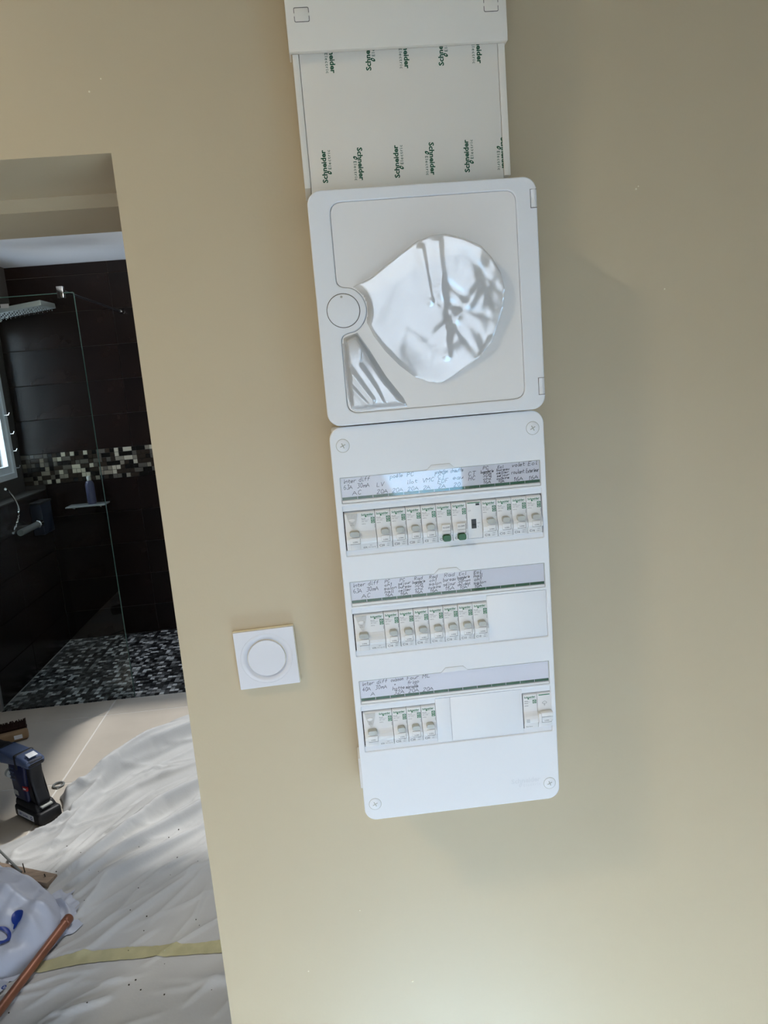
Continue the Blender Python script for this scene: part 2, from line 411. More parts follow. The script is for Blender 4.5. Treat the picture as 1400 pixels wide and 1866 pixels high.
b.box(-2.3, -2.05, 3.05, 3.2, 1.156, 2.16); b.box(-2.3, -2.05, 3.99, 4.078, 1.156, 2.16)
wall_left_bath = struct('wall_left_bathroom', b, M['grout_dark'])
wall_back = struct('wall_back', MB().box(-2.3, 1.1, 4.078, 4.3, 0, 2.47), M['grout_dark'])
struct('wall_right_bathroom', MB().box(0.9, 1.1, 0.337, 4.078, 0, 2.47), M['room_white'])
struct('ground', MB().box(-30, 30, -45, -3.4, -0.5, -0.2), M['terrace'])
gsn = thing('reflection_screen', 'unseen white screen on two posts, added outside the rear window for its reflection', 'screen', (0.6, -6.0, -0.2))  # added out of view so that the bubbled film mirrors something bright
b = MB(); b.rbox(-1.4, 1.5, -.012, .012, 1.02, 1.82, .006); b.build('canvas', M['white'], gsn)
for x in (-1.42, 1.52): b = MB(); b.tube([(x, 0, 0), (x, 0, 1.9)], .025, 12); b.build('post', M['frame_white'], gsn)
struct('added_pool_water', MB().box(0.9, 6.0, -16.0, -7.0, -0.3, -0.195), M['water'])  # unseen pool, added so that its bright sky reflection glares on the label strips
# rear window and shower window
def bar_frame(mb, axis, c, a0, a1, z0, z1, w, d0, d1):
    def bx(p0, p1, q0, q1):
        if axis == 'y': mb.box(p0, p1, c+d0, c+d1, q0, q1)
        else: mb.box(c+d0, c+d1, p0, p1, q0, q1)
    bx(a0, a0+w, z0, z1); bx(a1-w, a1, z0, z1); bx(a0+w, a1-w, z0, z0+w); bx(a0+w, a1-w, z1-w, z1)
b = MB(); bar_frame(b, 'y', -3.22, r_['x0'], r_['x1'], r_['z0'], r_['z1'], 0.05, 0, 0.05); b.box(-0.32, -0.27, -3.22, -3.17, r_['z0']+.05, r_['z1']-.05)
struct('window_1', b, M['frame_white'])
win = MB(); bar_frame(win, 'x', -2.05, 3.2, 3.99, 1.156, 2.16, 0.035, -0.05, 0.0)
win = struct('window_2', win, M['frame_white'])
b = MB(); bar_frame(b, 'x', -2.062, 3.238, 3.952, 1.194, 2.122, 0.045, -0.03, 0.0); b.build('sash', M['frame_white'], win)
MB().box(-2.082, -2.078, 3.283, 3.907, 1.239, 2.077).build('pane', M['pane'], win)

# dark wall tiles, one object each
def tile_mesh(name, w, d, h, m, r=0.0015):
    return MB().rbox(-w/2, w/2, -d/2, d/2, -h/2, h/2, r, seg=1).mesh(name, m, smooth=0)
rows = [(1.287+0.222*k, min(1.287+0.222*(k+1), 2.47)) for k in range(6) if 1.287+0.222*k < 2.44]
rows += [(0.0, 0.196)] + [(0.196+0.2222*k, 0.196+0.2222*(k+1)) for k in range(4)]
cache = {}
def tile(parent, cx, cy, cz, w, d, h):
    key = (round(w, 3), round(d, 3), round(h, 3))
    if key not in cache: cache[key] = tile_mesh('wall_tile', w, d, h, M['tile_dark'])
    return link('wall_tile', cache[key], parent, (cx, cy+random.uniform(-.0004, .0004) if d < .02 else cy, cz))
xs = [-2.045, -1.317, -0.717, -0.117, 0.483, 0.9]
for z0, z1 in rows:
    for x0, x1 in zip(xs, xs[1:]):
        if x0 < -2 and z1 < 1.1: x0 = -1.917
        tile(wall_back, (x0+x1)/2, 4.074, (z0+z1)/2, x1-x0-.003, 0.008, z1-z0-.003)
for z0, z1 in [(0.0, 0.196)] + [(0.196+0.2222*k, min(0.196+0.2222*(k+1), 1.05)) for k in range(4)]:
    for y0, y1 in ((3.47, 4.066), (2.87, 3.47), (2.27, 2.87), (1.67, 2.27)):
        tile(wall_left_bath, -1.921, (y0+y1)/2, (z0+z1)/2, 0.008, y1-y0-.003, z1-z0-.003)
# mosaic band on the back wall, one object per piece
pm = [MB().rbox(-.0134, .0134, -.004, .004, -.0134, .0134, .0012, seg=1).mesh('mosaic_piece', m, smooth=0) for m in MOSAIC]
pm2 = [MB().rbox(-.0134-.0144, .0134+.0144, -.004, .004, -.0134, .0134, .0012, seg=1).mesh('mosaic_piece', m, smooth=0) for m in MOSAIC]
pitch_ = 0.0288
for j in range(7):
    i = 0; z = 1.0855+pitch_*(j+.5)
    while i < 41:
        x = -2.045+pitch_*(i+.5); k = random.choices(range(5), (5, 6, 5, 4, 2))[0]
        if random.random() < 0.22 and i < 40:
            link('mosaic_piece', pm2[k], wall_back, (x+pitch_/2, 4.0735+random.uniform(-.0008, .0008), z)); i += 2
        else:
            link('mosaic_piece', pm[k], wall_back, (x, 4.0735+random.uniform(-.0008, .0008), z)); i += 1
b = MB()     # the band goes on to the right, beyond what the photograph shows
for j in range(7):
    for i in range(42, 102):
        x, z = -2.045+pitch_*(i+.5), 1.0855+pitch_*(j+.5); h = .0134; y1 = 4.0695+random.uniform(-.0008, .0008)
        b.box(x-h, x+h, y1, 4.0775, z-h, z+h, random.choices(range(5), (5, 6, 5, 4, 2))[0])
tag(b.build('mosaic_band', MOSAIC, wall_back, smooth=0), kind='stuff')
# beige floor tiles of the bathroom
fx = [-1.917, -1.30, -0.64, 0.02, 0.68, 0.9]; fy = [0.12, 0.745, 1.41, 2.075, 2.74, 2.932]
for y0, y1 in zip(fy, fy[1:]):
    for x0, x1 in zip(fx, fx[1:]):
        if y0 < 0.3 and (x1 < -1.1 or x0 > -0.3): continue
        MB().rbox(x0+.003, x1-.003, y0+.003, y1-.003, -.0095, random.uniform(-.0004, .0004), .0015, seg=1).build('floor_tile', M['floor_tile'], floor, smooth=0)
# shower floor mosaic: the nearest rows piece by piece, the rest as one part
fm = [MB().rbox(-.0118, .0118, -.0118, .0118, -.004, .004, .0015, seg=1).mesh('floor_mosaic_piece', m, smooth=0) for m in FMOSAIC]
rest = MB(); pf = 0.0255
for j in range(44):
    y = 2.947+pf*(j+.5)
    if y > 4.06: break
    for i in range(100):
        x = -1.915+pf*(i+.5)
        if x > 0.88: break
        k = random.choices(range(5), (5, 6, 5, 4, 3))[0]
        if j < 7 and x < -0.93: link('floor_mosaic_piece', fm[k], floor, (x, y, -0.006+random.uniform(-.0006, .0006)))
        else:
            h = .0118; zt = -.0022+random.uniform(-.0006, .0006)
            rest.add([(x-h, y-h, -.0095), (x+h, y-h, -.0095), (x+h, y+h, -.0095), (x-h, y+h, -.0095), (x-h+.001, y-h+.001, zt), (x+h-.001, y-h+.001, zt), (x+h-.001, y+h-.001, zt), (x-h+.001, y+h-.001, zt)],
                     [(4, 5, 6, 7), (0, 1, 5, 4), (1, 2, 6, 5), (2, 3, 7, 6), (3, 0, 4, 7)], k)
tag(rest.build('floor_mosaic', FMOSAIC, floor, smooth=0), kind='stuff')

# ================================================================== TRUNKING above the board (millimetres on the board)
def mm(name, mb, mats, parent, smooth=35): mb.S = 1000.0; return mb.build(name, mats, parent, smooth=smooth)
O = W(0, 0, 0)
trunk = thing('cable_trunking', 'white vertical cable trunking with green printed film, running up the wall above the board', 'trunking', O)
b = MB(); b.rbox(-9, -2, 41, 100, 327, 760, 0.6); b.rbox(220.2, 228, 41, 100, 327, 760, 0.6); b.box(-2, 220.2, 95, 100, 327, 760)
mm('trunking_base', b, M['trunk'], trunk)
b = MB(); b.rbox(-1.6, 219.8, 42, 46, 318, 760, 0.5)
face = mm('inner_cover', b, M['trunk'], trunk)
b = MB()
def logo(mb, u, v, y, L, rot, mi=0, mi2=0):
    """two-line maker's mark, L mm long"""
    c, n = math.cos(rot), math.sin(rot)
    def T(a, z): return u+c*a-n*z, v+n*a+c*z
    k = L/40.0
    x, z = T(0, 0); put_text(mb, 'Schneider', x, z, y, 9.0*k, mi, 0.032, width=L, rot=rot)
    x, z = T(16*k, -6.0*k); put_text(mb, 'Electric', x, z, y, 5.6*k, mi2, 0.008, width=L*.58, rot=rot, space=1.3)
    ring = []
    for t in range(21):   # the looped glyph between the two lines
        a = 2*math.pi*t/20; ring.append(T(12.4*k+2.0*k*math.cos(a)+1.0*k*math.sin(a), -3.2*k+2.9*k*math.sin(a)))
    for t in range(20):
        q0, q1 = ring[t], ring[t+1]; cx, cz = T(12.4*k, -3.2*k); w = .48 + .25*abs(math.sin(math.pi*t/20))
        i0 = (q0[0]+(cx-q0[0])*w, q0[1]+(cz-q0[1])*w); i1 = (q1[0]+(cx-q1[0])*w, q1[1]+(cz-q1[1])*w)
        mb.add([(q0[0], y, q0[1]), (q1[0], y, q1[1]), (i1[0], y, i1[1]), (i0[0], y, i0[1])], [(0, 1, 2, 3)], mi)
H = math.pi/2
for u, v, up in ((16.5, 331.6, 1), (98.6, 332.0, 1), (179.4, 333.0, 1), (56, 367, 0), (137.8, 367.6, 0), (220.8, 368, 0), (34, 480, 0), (116.5, 480.5, 0), (198.5, 481.5, 0), (75.5, 445.6, 1), (157, 446.3, 1)):
    b = MB(); logo(b, u+(1.2 if up else -2.2), v, 41.9, 35, H if up else -H); mm('printed_logo', b, M['dkgreen'], face, smooth=0)
tc_ = thing('trunking_cover', 'blank white clip-on trunking cover with two square knockouts at the top of the photo', 'trunking cover', W(0, 0, 465))
b = MB(); b.S = 1000
b.rbox(-12, 230, 33, 40.5, 0, 290, 1.2); b.box(-12, -10, 40, 62, 1, 290); b.box(228.5, 230, 40, 62, 1, 290)
b.build('cover_plate', M['trunk'], tc_)
for u0, u1, v0, v1 in ((-3, 13.4, 29, 43.5), (204.6, 220.8, 29.5, 44)):
    b = MB(); plate(b, rrect(u0, u1, v0, v1, 1.6, 3), [rrect(u0+.55, u1-.55, v0+.55, v1-.55, 1.2, 3)], 32.7, 33.3, 0.0)
    kn = mm('knockout', b, M['groove'], tc_); kn['label'] = 'square knockout outline'
    b = MB(); b.rbox(u0+.6, u1-.6, 32.75, 33.5, v0+.6, v1-.6, 0.35)
    for s in (-1, 1): b.box((u0+u1)/2+s*7.6-.8, (u0+u1)/2+s*7.6+.8, 32.6, 33.5, (v0+v1)/2-1.5, (v0+v1)/2+1.5)
    mm('knockout_tab', b, M['trunk'], kn)

# ================================================================== UPPER ENCLOSURE with a closed door
enc = thing('wall_cabinet', 'square white wall cabinet with closed door and bubbled clear film, above the breaker board', 'cabinet', O)
b = MB(); b.rbox(-4, 240, 10, 99.5, 63, 310, 3); mm('back_box', b, M['white'], enc)
LC = (20.7, 186.6)
def arc(r, a0, a1, n): return [(LC[0]+r*math.cos(math.radians(a0+(a1-a0)*k/n)), LC[1]+r*math.sin(math.radians(a0+(a1-a0)*k/n)), 0) for k in range(n+1)]
def inset(g=0.0, r=25.6):
    return round_poly([(15.6+g, 73.4+g, 13), (220.5-g, 73.8+g, 13), (220.5-g, 300.6-g, 13), (15.6+g, 300.2-g, 13), (15.6+g, 212.4+g, 8)] + arc(r+g, 66, -66, 14) + [(15.6+g, 160.6-g, 8)])
b = MB(); plate(b, rrect(-8, 244, 60.2, 313.4, 15, 8), [inset()], -4, 6, 1.4)
door = mm('door_frame', b, M['white'], enc)
b = MB(); plate(b, inset(0.35), [], -2.9, 1, 0.3); panel = mm('door_panel', b, M['panel'], enc)
b = MB(); b.lathe([(17.9, 3.2), (17.9, -.4), (17.4, -1.0), (9, -1.5), (0.2, -1.6)], (LC[0], -3.8, LC[1]), 'y', 48)
knob = mm('door_knob', b, M['white'], enc)
b = MB(); b.lathe([(18.6, .1), (18.6, -.25), (17.9, -.25), (17.9, .1)], (LC[0], -3.95, LC[1]), 'y', 48); mm('knob_gap', b, M['groove'], knob)
b = MB(); b.lathe([(1.4, .1), (1.4, -.12), (.2, -.2)], (LC[0]-1, -4.9, LC[1]+14.8), 'y', 12); mm('position_dot', b, M['lever'], knob)
for v0, v1 in ((281, 299.6), (76.8, 95.2)):
    b = MB(); z = [(v1-v0)*t for t in (0, .3, .45, .55, .7, 1)]; r = [3.2, 3.1, 2.2, 2.2, 3.1, 3.2]
    b.tube([(240.3, -2.6, v0+a) for a in z], r, 14); h = mm('hinge', b, M['white'], enc)
    b = MB(); b.box(236.4, 236.9, -4.25, -3.8, v0-.4, v1+.4); b.box(236.4, 243.6, -4.25, -3.8, v0-.7, v0-.1); b.box(236.4, 243.6, -4.25, -3.8, v1+.1, v1+.5)
    mm('hinge_gap', b, M['groove'], h)
# clear protective film: loose, bubbled and creased over the middle of the door panel
OUT = [(33.8, 210.8), (52.8, 218.2), (65.8, 227), (87.3, 241.1), (106.5, 252.3), (123.2, 257), (137.5, 257.4), (157.7, 251.7), (175.7, 242.7), (187.3, 230.2), (196.8, 213.8), (201.1, 195.6), (197.8, 173.8), (190.4, 154.2), (184.3, 140.5), (170.7, 125.2), (153.1, 114.3), (137.7, 105.2), (124.6, 99.1), (110, 101.3), (93.7, 108.8), (78, 122.4), (62.7, 139.9), (51.7, 156.9), (45.7, 171.3), (46.6, 185)]
def poly_dist(P, poly):
    """signed distance, positive inside; P (n,2)"""
    Q = np.array(poly); n = len(Q); d = np.full(len(P), 1e9); ins = np.zeros(len(P), bool)
    for i in range(n):
        a, c = Q[i], Q[(i+1) % n]; e = c-a; w = P-a
        t = np.clip((w@e)/(e@e), 0, 1); d = np.minimum(d, np.linalg.norm(w-t[:, None]*e, axis=1))
        cond = ((a[1] > P[:, 1]) != (c[1] > P[:, 1])) & (P[:, 0] < (c[0]-a[0])*(P[:, 1]-a[1])/((c[1]-a[1]) if c[1] != a[1] else 1e-9)+a[0])
        ins ^= cond
    return np.where(ins, d, -d)
ins_poly = inset(0.8)
gu, gv = np.meshgrid(np.arange(15, 222, 1.4), np.arange(73, 302, 1.4)); P = np.stack([gu.ravel(), gv.ravel()], 1)
din = poly_dist(P, ins_poly); db = poly_dist(P, OUT)
U, V_ = P[:, 0], P[:, 1]
e = np.where(db > 0, 1.0, np.clip(1+db/26, 0, 1)**2)
hgt = e*np.maximum(0, 5.6+0.085*(V_-178)+0.00042*(V_-178)**2+0.026*(U-120))
for k in range(46):      # creases and dimples in the loose film
    cu_, cv_ = random.uniform(40, 195), random.uniform(98, 250); a = random.gauss(math.pi/2, .55); L = random.uniform(10, 40); w = random.uniform(3, 9); A = random.uniform(-.20, .20)
    s_ = (U-cu_)*math.cos(a)+(V_-cv_)*math.sin(a); q_ = -(U-cu_)*math.sin(a)+(V_-cv_)*math.cos(a)
    hgt += e*A*np.exp(-(s_/L)**2-(q_/w)**2)
LL = [(16, 157), (34, 162), (46, 142), (62, 112), (80, 86), (84, 76), (17, 74.5)]
dl = poly_dist(P, LL); e2 = np.clip(dl/7, 0, 1); e2 = e2*e2*(3-2*e2)
tri = poly_dist(P, [(38, 150), (52, 124), (82, 82), (60, 77), (50, 100), (34, 128)]); e3 = np.clip(tri/3+.3, 0, 1)
hgt = np.maximum(hgt, e2*(1.2+0.045*(V_-74)+0.02*(U-16))*(1-.25*e3)+e2*.25)
for (x0, y0, x1, y1, A, w) in ((17, 128, 44, 86, .9, 3), (20, 104, 40, 80, .8, 2.5), (44, 165, 70, 118, 1.3, 3), (52, 150, 92, 104, 1.0, 3), (184, 140, 150, 78, .8, 4), (176, 132, 146, 84, .5, 2.5), (128, 250, 132, 130, .45, 6), (110, 244, 118, 190, .4, 4)):
    dx, dy = x1-x0, y1-y0; t = np.clip(((U-x0)*dx+(V_-y0)*dy)/(dx*dx+dy*dy), 0, 1)
    hgt += A*np.exp(-(((U-x0-t*dx)**2+(V_-y0-t*dy)**2)/w**2))
hgt = np.maximum(hgt, 0)*np.clip(din/6, 0, 1)+0.25
idx = -np.ones(len(P), int); keep = np.where(din > 0)[0]; idx[keep] = range(len(keep)); ncol = gu.shape[1]
fs = []
def fd(a): return np.maximum(poly_dist(a, OUT), poly_dist(a, LL))
fdv = np.maximum(db, dl); rim = np.where((fdv <= 0) & (fdv > -2.4))[0]; pr = P[rim].copy()
for _ in range(2):      # pull the rim vertices onto the film's outline
    f0 = fd(pr); g1 = (fd(pr+[.05, 0])-fd(pr-[.05, 0]))/.1; g2 = (fd(pr+[0, .05])-fd(pr-[0, .05]))/.1; g3 = np.maximum(g1**2+g2**2, .3)
    pr = pr-np.stack([g1, g2], 1)*(f0/g3)[:, None]
U = U.copy(); V_ = V_.copy(); U[rim] = pr[:, 0]; V_[rim] = pr[:, 1]
for k in keep:
    q = (k, k+1, k+1+ncol, k+ncol)
    if q[3] < len(P) and q[2] < len(P) and all(idx[t] >= 0 for t in q) and min(fdv[t] for t in q) > -2.3 and max(fdv[t] for t in q) > 0: fs.append(tuple(idx[t] for t in q))
b = MB(); b.add([(U[k], -2.95-hgt[k], V_[k]) for k in keep], fs)
film = mm('protective_film', b, M['film'], panel, smooth=80); film['label'] = 'clear protective film, bubbled and glossy'

# ================================================================== BREAKER BOARD
bd = thing('distribution_board', 'tall white breaker board with three rows and handwritten label strips on the beige wall', 'electrical panel', O)
holes = []; pit = 125.0
for k in range(3):
    holes += [rrect(-.3, 235.3, -29.8-pit*k, .3-pit*k, .8, 2), rrect(-.6, 236, -93-pit*k, -33-pit*k, 1.0, 2)]
b = MB(); plate(b, rrect(-8.2, 242, -436, 58.8, 15, 8), holes, 0, 10, 1.2)
cover = mm('cover', b, M['white'], bd)
b = MB(); logo(b, 180, -409, -0.25, 38, 0)
em = mm('embossed_logo', b, M['emboss'], cover, smooth=0)  # flat lettering; the shade of the relief is painted as a darker white
b = MB(); b.rbox(-5, 238.6, 28, 99.5, -431, 54, 3); mm('back_box', b, M['white'], bd)
b = MB(); b.rbox(-10.8, -4, 66, 98, -452+22, -386, 1); mm('mounting_tab', b, M['white'], bd)
for u, v in ((6.4, 37.5), (228.5, 38.5), (5.6, -414), (229.5, -414)):
    b = MB(); b.lathe([(7.3, .6), (7.3, -.35), (6.6, -.7), (.2, -.8)], (u, 0, v), 'y', 32); s = mm('cover_screw', b, M['white'], bd)
    b = MB(); b.lathe([(7.9, .05), (7.9, -.12), (7.3, -.12), (7.3, .05)], (u, 0, v), 'y', 32); a = random.uniform(.2, 1.2)
    mm('screw_gap', b, M['lever'], s)
    b = MB()
    for t in (a, a+H):
        c, n = math.cos(t), math.sin(t); q = [(3.3*c-.55*n*.9, 3.3*n+.55*c), (-3.3*c-.55*n, -3.3*n+.55*c), (-3.3*c+.55*n, -3.3*n-.55*c), (3.3*c+.55*n, 3.3*n-.55*c)]
        b.add([(u+x, -.86, v+z) for x, z in q], [(0, 1, 2, 3)])
    mm('cross_slot', b, M['lever'], s, smooth=0)
WIN = [(0.0, 235.6), (0.0, 162.4), None]
for k in range(3):
    z = -pit*k
    wins = [[(-.7, 235.9)], [(-.7, 162.3)], [(-.7, 90.5), (199.9, 236.2)]][k]
    b = MB(); plate(b, rrect(-1.5, 237, -94+z, -32+z, .5, 1), [rrect(a, c, -86.6+z, -39.6+z, .4, 2) for a, c in wins], 2.2, 6, .4)
    mm('row_bezel', b, M['white'], bd)
    b = MB()
    for a, c in wins: mm('gap_shade_sheet', MB().box(a-1.5, c+1.5, 7.5, 26, -90+z, -36+z), M['dark'], bd)  # dark sheet put in for the shade in the gaps around the devices
    # grip notch above the strip
    b = MB(); b.prism([(100.3, .2+z), (106.6, 6+z), (128.2, 6+z), (133.9, .2+z)], -.9, .4, 'y', r=.3); tabp = mm('grip_tab', b, M['white'], bd)
    b = MB(); b.add([(100.2, -.05, .3+z), (106.5, -.05, 6.4+z), (128.4, -.05, 6.4+z), (134.2, -.05, .3+z), (134.2, -.05, .1+z), (128.4, -.05, 6.0+z), (106.5, -.05, 6.0+z), (100.2, -.05, .1+z)], [(0, 1, 6, 7), (1, 2, 5, 6), (2, 3, 4, 5)])
    mm('grip_line', b, M['lever'], tabp, smooth=0)
    # label strip
    b = MB(); b.box(0, 235, 2.0, 3, -29.4+z, 0+z); st = mm('label_strip', b, M['card'], bd, smooth=0)
    b = MB()
    for i in range(13): b.box(i*18.06+.25, (i+1)*18.06-.25, 1.7, 2.2, -25.9+z, -22.8+z)
    mm('green_band', b, M['band'], st, smooth=0)
    b = MB(); b.box(0.2, 234.8, .9, 1.2, -26.2+z, -.3+z); mm('clear_cover', b, M['clear'], st)
    b = MB(); b.rbox(.2, 234.8, .2, 2.2, -29.4+z, -26.3+z, .4); mm('strip_lip', b, M['breaker'], st)
    b = MB(); b.box(-.4, 235.4, .3, 2.4, -.05+z, .45+z); b.box(-.45, -.05, .3, 2.4, -29.6+z, .3+z); b.box(234.95, 235.5, .3, 2.4, -29.6+z, .3+z)
    mm('strip_edge', b, M['lever'], st, smooth=0)
    HW = [
     {0: ('inter diff', '63A  30mA', '   AC'), 2: ('', 'LV', '20A'), 3: ('poêle', '', '20A'), 4: ('PC', 'ilot', '20A'), 5: ('', 'VMC', '2A'), 6: ('protection', 'CT', 'EDF', '2A'), 7: ('chauffe', 'eau', '20'), 8: ('', 'CT', 'HC', ''),
      9: ('PC', 'buanderie', 'SDB', 'ch2', '16A'), 10: ('Ecl', 'bureau', 'cellier', 'séjour', 'cuisine', '10A'), 11: ('volet', 'roulant', '16A'), 12: ('Ecl', 'Exterieur', '16A')},
     {0: ('inter diff', '63A  30mA', '   AC'), 2: ('PC', 'ch1', 'salon', 'hall', '16A'), 3: ('PC', 'séjour', 'bureau', 'cellier', '16A'), 4: ('Rad', 'buanderie', 'SDB', 'ch2', '16A'), 5: ('Rad', 'ch1', 'salon', 'cuisine', '16A'),
      6: ('Rad', 'bureau', 'séjour', '16A'), 7: ('Ecl', 'buanderie', 'SDB+wc', 'ch2+dégt', '10A'), 8: ('Ecl', 'hall', 'ch1', 'salon', '10A')},
     {0: ('inter diff', '40A  30mA', '   A'), 2: ('cuisson', '+', 'hotte', '32A'), 3: ('Four', 'frigo', 'microonde', '20A'), 4: ('ML', '', '20A')}][k]
    b = MB()
    for c, lines in HW.items():
        n = len(lines); wide = c == 0; top = -3.6 if not wide else -5
        step = (17.0 if not wide else 14.5)/max(n-1, 1)
        for i, t in enumerate(lines):
            if not t: continue
            xh = 2.5 if wide else max(1.45, min(2.3, step*.43))
            handwrite(b, t, (2.2 if wide else 1.8)+18.06*c+(0 if wide else max(0, 3.4-len(t)*.45)), top-1.6-step*i+z, 1.9, xh, width=31 if wide else 15.6)
    mm('handwriting', b, M['pen'], st, smooth=0)
for a, c, z, nm in ((162.6, 235.6, -125, ''), (90.8, 109.1, -250, ''), (109.3, 199.8, -250, '')):
    b = MB(); b.rbox(a, c, 0.9, 3, -91.2+z, -33.4+z, .5); mm('blanking_plate', b, M['white'], bd)

# ------------------------------------------------------------------ modular devices (millimetres; u = left edge, v = top of the window)
PROF = [(8, .5), (7, -.3), (4.0, -1.4), (1.4, -2.6), (1.2, -4), (1.2, -24.5), (0.2, -26.5), (-2.2, -29.5), (-3.6, -33), (-3.3, -36.5), (-2.0, -38.6), (0, -39.4), (.3, -40), (.3, -46.3), (2, -47.0), (22, -47.0), (22, .5)]
MESH = {}
def shared(key, make):
    if key not in MESH: MESH[key] = make()
    return MESH[key]
def body_mesh(w, nm='device_body'):
    b = MB(1000); b.prism(PROF, .28, w-.28, 'x', r=.18); return b.mesh(nm, M['breaker'])
def icon(b, u, v, w, h, mi_g, mi_w, y):
    b.add([(u, y, v), (u+w, y, v), (u+w, y, v-h), (u, y, v-h)], [(0, 1, 2, 3)], mi_g)
    cx, cz, r = u+w/2, v-w*.52, w*.36
    for t in range(14):
        a0, a1 = (2*math.pi*q/14 for q in (t, t+1))
        b.add([(cx+r*math.cos(a0), y-.04, cz+r*math.sin(a0)), (cx+r*math.cos(a1), y-.04, cz+r*math.sin(a1)), (cx+.74*r*math.cos(a1), y-.04, cz+.74*r*math.sin(a1)), (cx+.74*r*math.cos(a0), y-.04, cz+.74*r*math.sin(a0))], [(0, 1, 2, 3)], mi_w)
    b.add([(cx-.9, y-.04, cz-.5), (cx+.2, y-.04, cz+.9), (cx+.6, y-.04, cz+.6), (cx-.4, y-.04, cz-.7)], [(0, 1, 2, 3)], mi_w)
    if h > w*1.2:
        b.add([(u, y-.04, v-w*1.06), (u+w, y-.04, v-w*1.06), (u+w, y-.04, v-w*1.13), (u, y-.04, v-w*1.13)], [(0, 1, 2, 3)], mi_w)
        for q in (.24, .56): b.add([(u+w*q, y-.04, v-h+1.5), (u+w*(q+.2), y-.04, v-h+1.5), (u+w*(q+.2), y-.04, v-h+.5), (u+w*q, y-.04, v-h+.5)], [(0, 1, 2, 3)], mi_w)
def print_mesh(kind, w, rating=None):
    b = MB(1000); y = 1.12
    x = 20 if w > 30 else 1.6
    def line(u0, u1, v, h=.35, mi=1): b.add([(u0, y, v), (u1, y, v), (u1, y, v-h), (u0, y, v-h)], [(0, 1, 2, 3)], mi)
    put_text(b, 'Schneider', x, -6.5, y, 3.4, 0, 0.03, width=14.2); put_text(b, 'Electric', x+6.5, -8.0, y, 1.5, 0, 0, width=7)
    b.lathe([(1.0, 0), (1.0, -.02), (.5, -.02)], (x+5.2, y, -7.4), 'y', 10, 0)
    if kind == 'surge':
        icon(b, 12.2, -9.6, 4.6, 4.6, 0, 2, y)
        for v in (-10.2, -13.2, -16.4): line(1.8, 6.5, v, .5)
        line(1.8, 9, -11.6, .2)
        for v in (-33, -34.6, -36.2): b.add([(2.2, -3.75, v), (6.6, -3.75, v), (6.6, -3.7, v-.5), (2.2, -3.7, v-.5)], [(0, 1, 2, 3)], 1)
        put_text(b, 'Phase Neutre', 2.2, -44.6, .2, 1.5, 1, 0.02)
        return b.mesh('printed_marking', [M['green'], M['ink'], M['breaker']], 0)
    put_text(b, 'Resi9', x, -10.8, y, 2.2, 1, 0)
    line(x, x+8.6, -11.6, .2); put_text(b, '20A  6.0kA', x, -13.8, y, 1.5, 1); put_text(b, 'R9PFC6', x, -16.8, y, 1.4, 1)
    icon(b, w-5.2, -9.0, 4.4, 7.2, 0, 2, y); line(w-1.3, w-1.0, -17.5, 4.2)
    if kind == 'rcd':
        put_text(b, '63A', 19.4, -45.2, .2, 2.8, 1, 0.01); put_text(b, '30mA type AC', 25.2, -44.8, .2, 1.5, 1); put_text(b, '230V~', 27, -42.6, .2, 1.3, 1)
    else:
        put_text(b, rating, 2.2, -44.9, .2, 3.7, 1, 0.015)
        put_text(b, '230V~', 11.6, -42.4, .2, 1.5, 1); put_text(b, '3000  1', 11.0, -44.8, .2, 1.6, 1)
    return b.mesh('printed_marking', [M['green'], M['ink'], M['breaker']], 0)
def lever_mesh(w0, w1):
    b = MB(1000)
    b.prism(round_poly([(1, -23.2, 0), (-5.4, -23.0, 1.2), (-6.4, -24.2, .8), (-4.2, -29.8, 1), (0, -30.4, 0)], 4), w0, w1, 'x', r=.0)
    bm = None
    return b.mesh('toggle', M['lever'], 40)
def rounded_lever(w0, w1, green=False):
    b = MB(1000); bm = bmesh.new()
    z0, z1, yf = (-45.2, -37.6, -7.6) if green else (-29.8, -23.2, -5.6)
    lo = rrect(w0, w1, z0, z1, 2.4, 5)
    n = len(lo); A = [bm.verts.new((a, 1, c)) for a, c in lo]
    cx, cz = (w0+w1)/2, (z0+z1)/2
    B = [bm.verts.new((a, yf+(.9 if not green else 0)+(0.22*(z1-c) if not green else -.0*(c-z0)), c)) for a, c in lo]
    C = [bm.verts.new((cx+(a-cx)*.93, yf-.6+(0.24*(z1-c) if not green else 0), cz+(c-cz)*.9)) for a, c in lo]
    for i in range(n):
        j = (i+1) % n; bm.faces.new((A[i], A[j], B[j], B[i])); bm.faces.new((B[i], B[j], C[j], C[i]))
    bm.faces.new(C); b.bm(bm); return b.mesh('toggle', M['green_lever'] if green else M['lever'], 50)
def window_mesh(w0, w1, txt, off):
    b = MB(1000)
    z0, z1 = (-36.8, -25.6) if off else (-38.2, -31.2)
    y = -3.7
    b.rbox(w0-.2, w1+.2, y-.7, 1.5, z0, z1, .3, 0)
    put_text(b, txt, (w0+w1)/2, (z0+1.4) if not off else -29.8, y-.78, 2.5 if off else 2.3, 1, 0.02, align='CENTER', sx=1.15)
    b.box(w0, w1+.3, y-.6, 0, z0-.35, z0, 2); b.box(w1+.1, w1+.4, y-.66, 0, z0, z1-1, 2)
    if off: b.box(w0+.2, w1-.2, y-.75, 0, -33.1, -32.8, 2)
    return b.mesh('flag_window', [M['breaker'], M['ink'], M['groove']], 35)
def device(name, label, cat, col, row, group=None):
    return thing(name, label, cat, W(.25+18.06*col, 0, -39.7-pit*row), group)
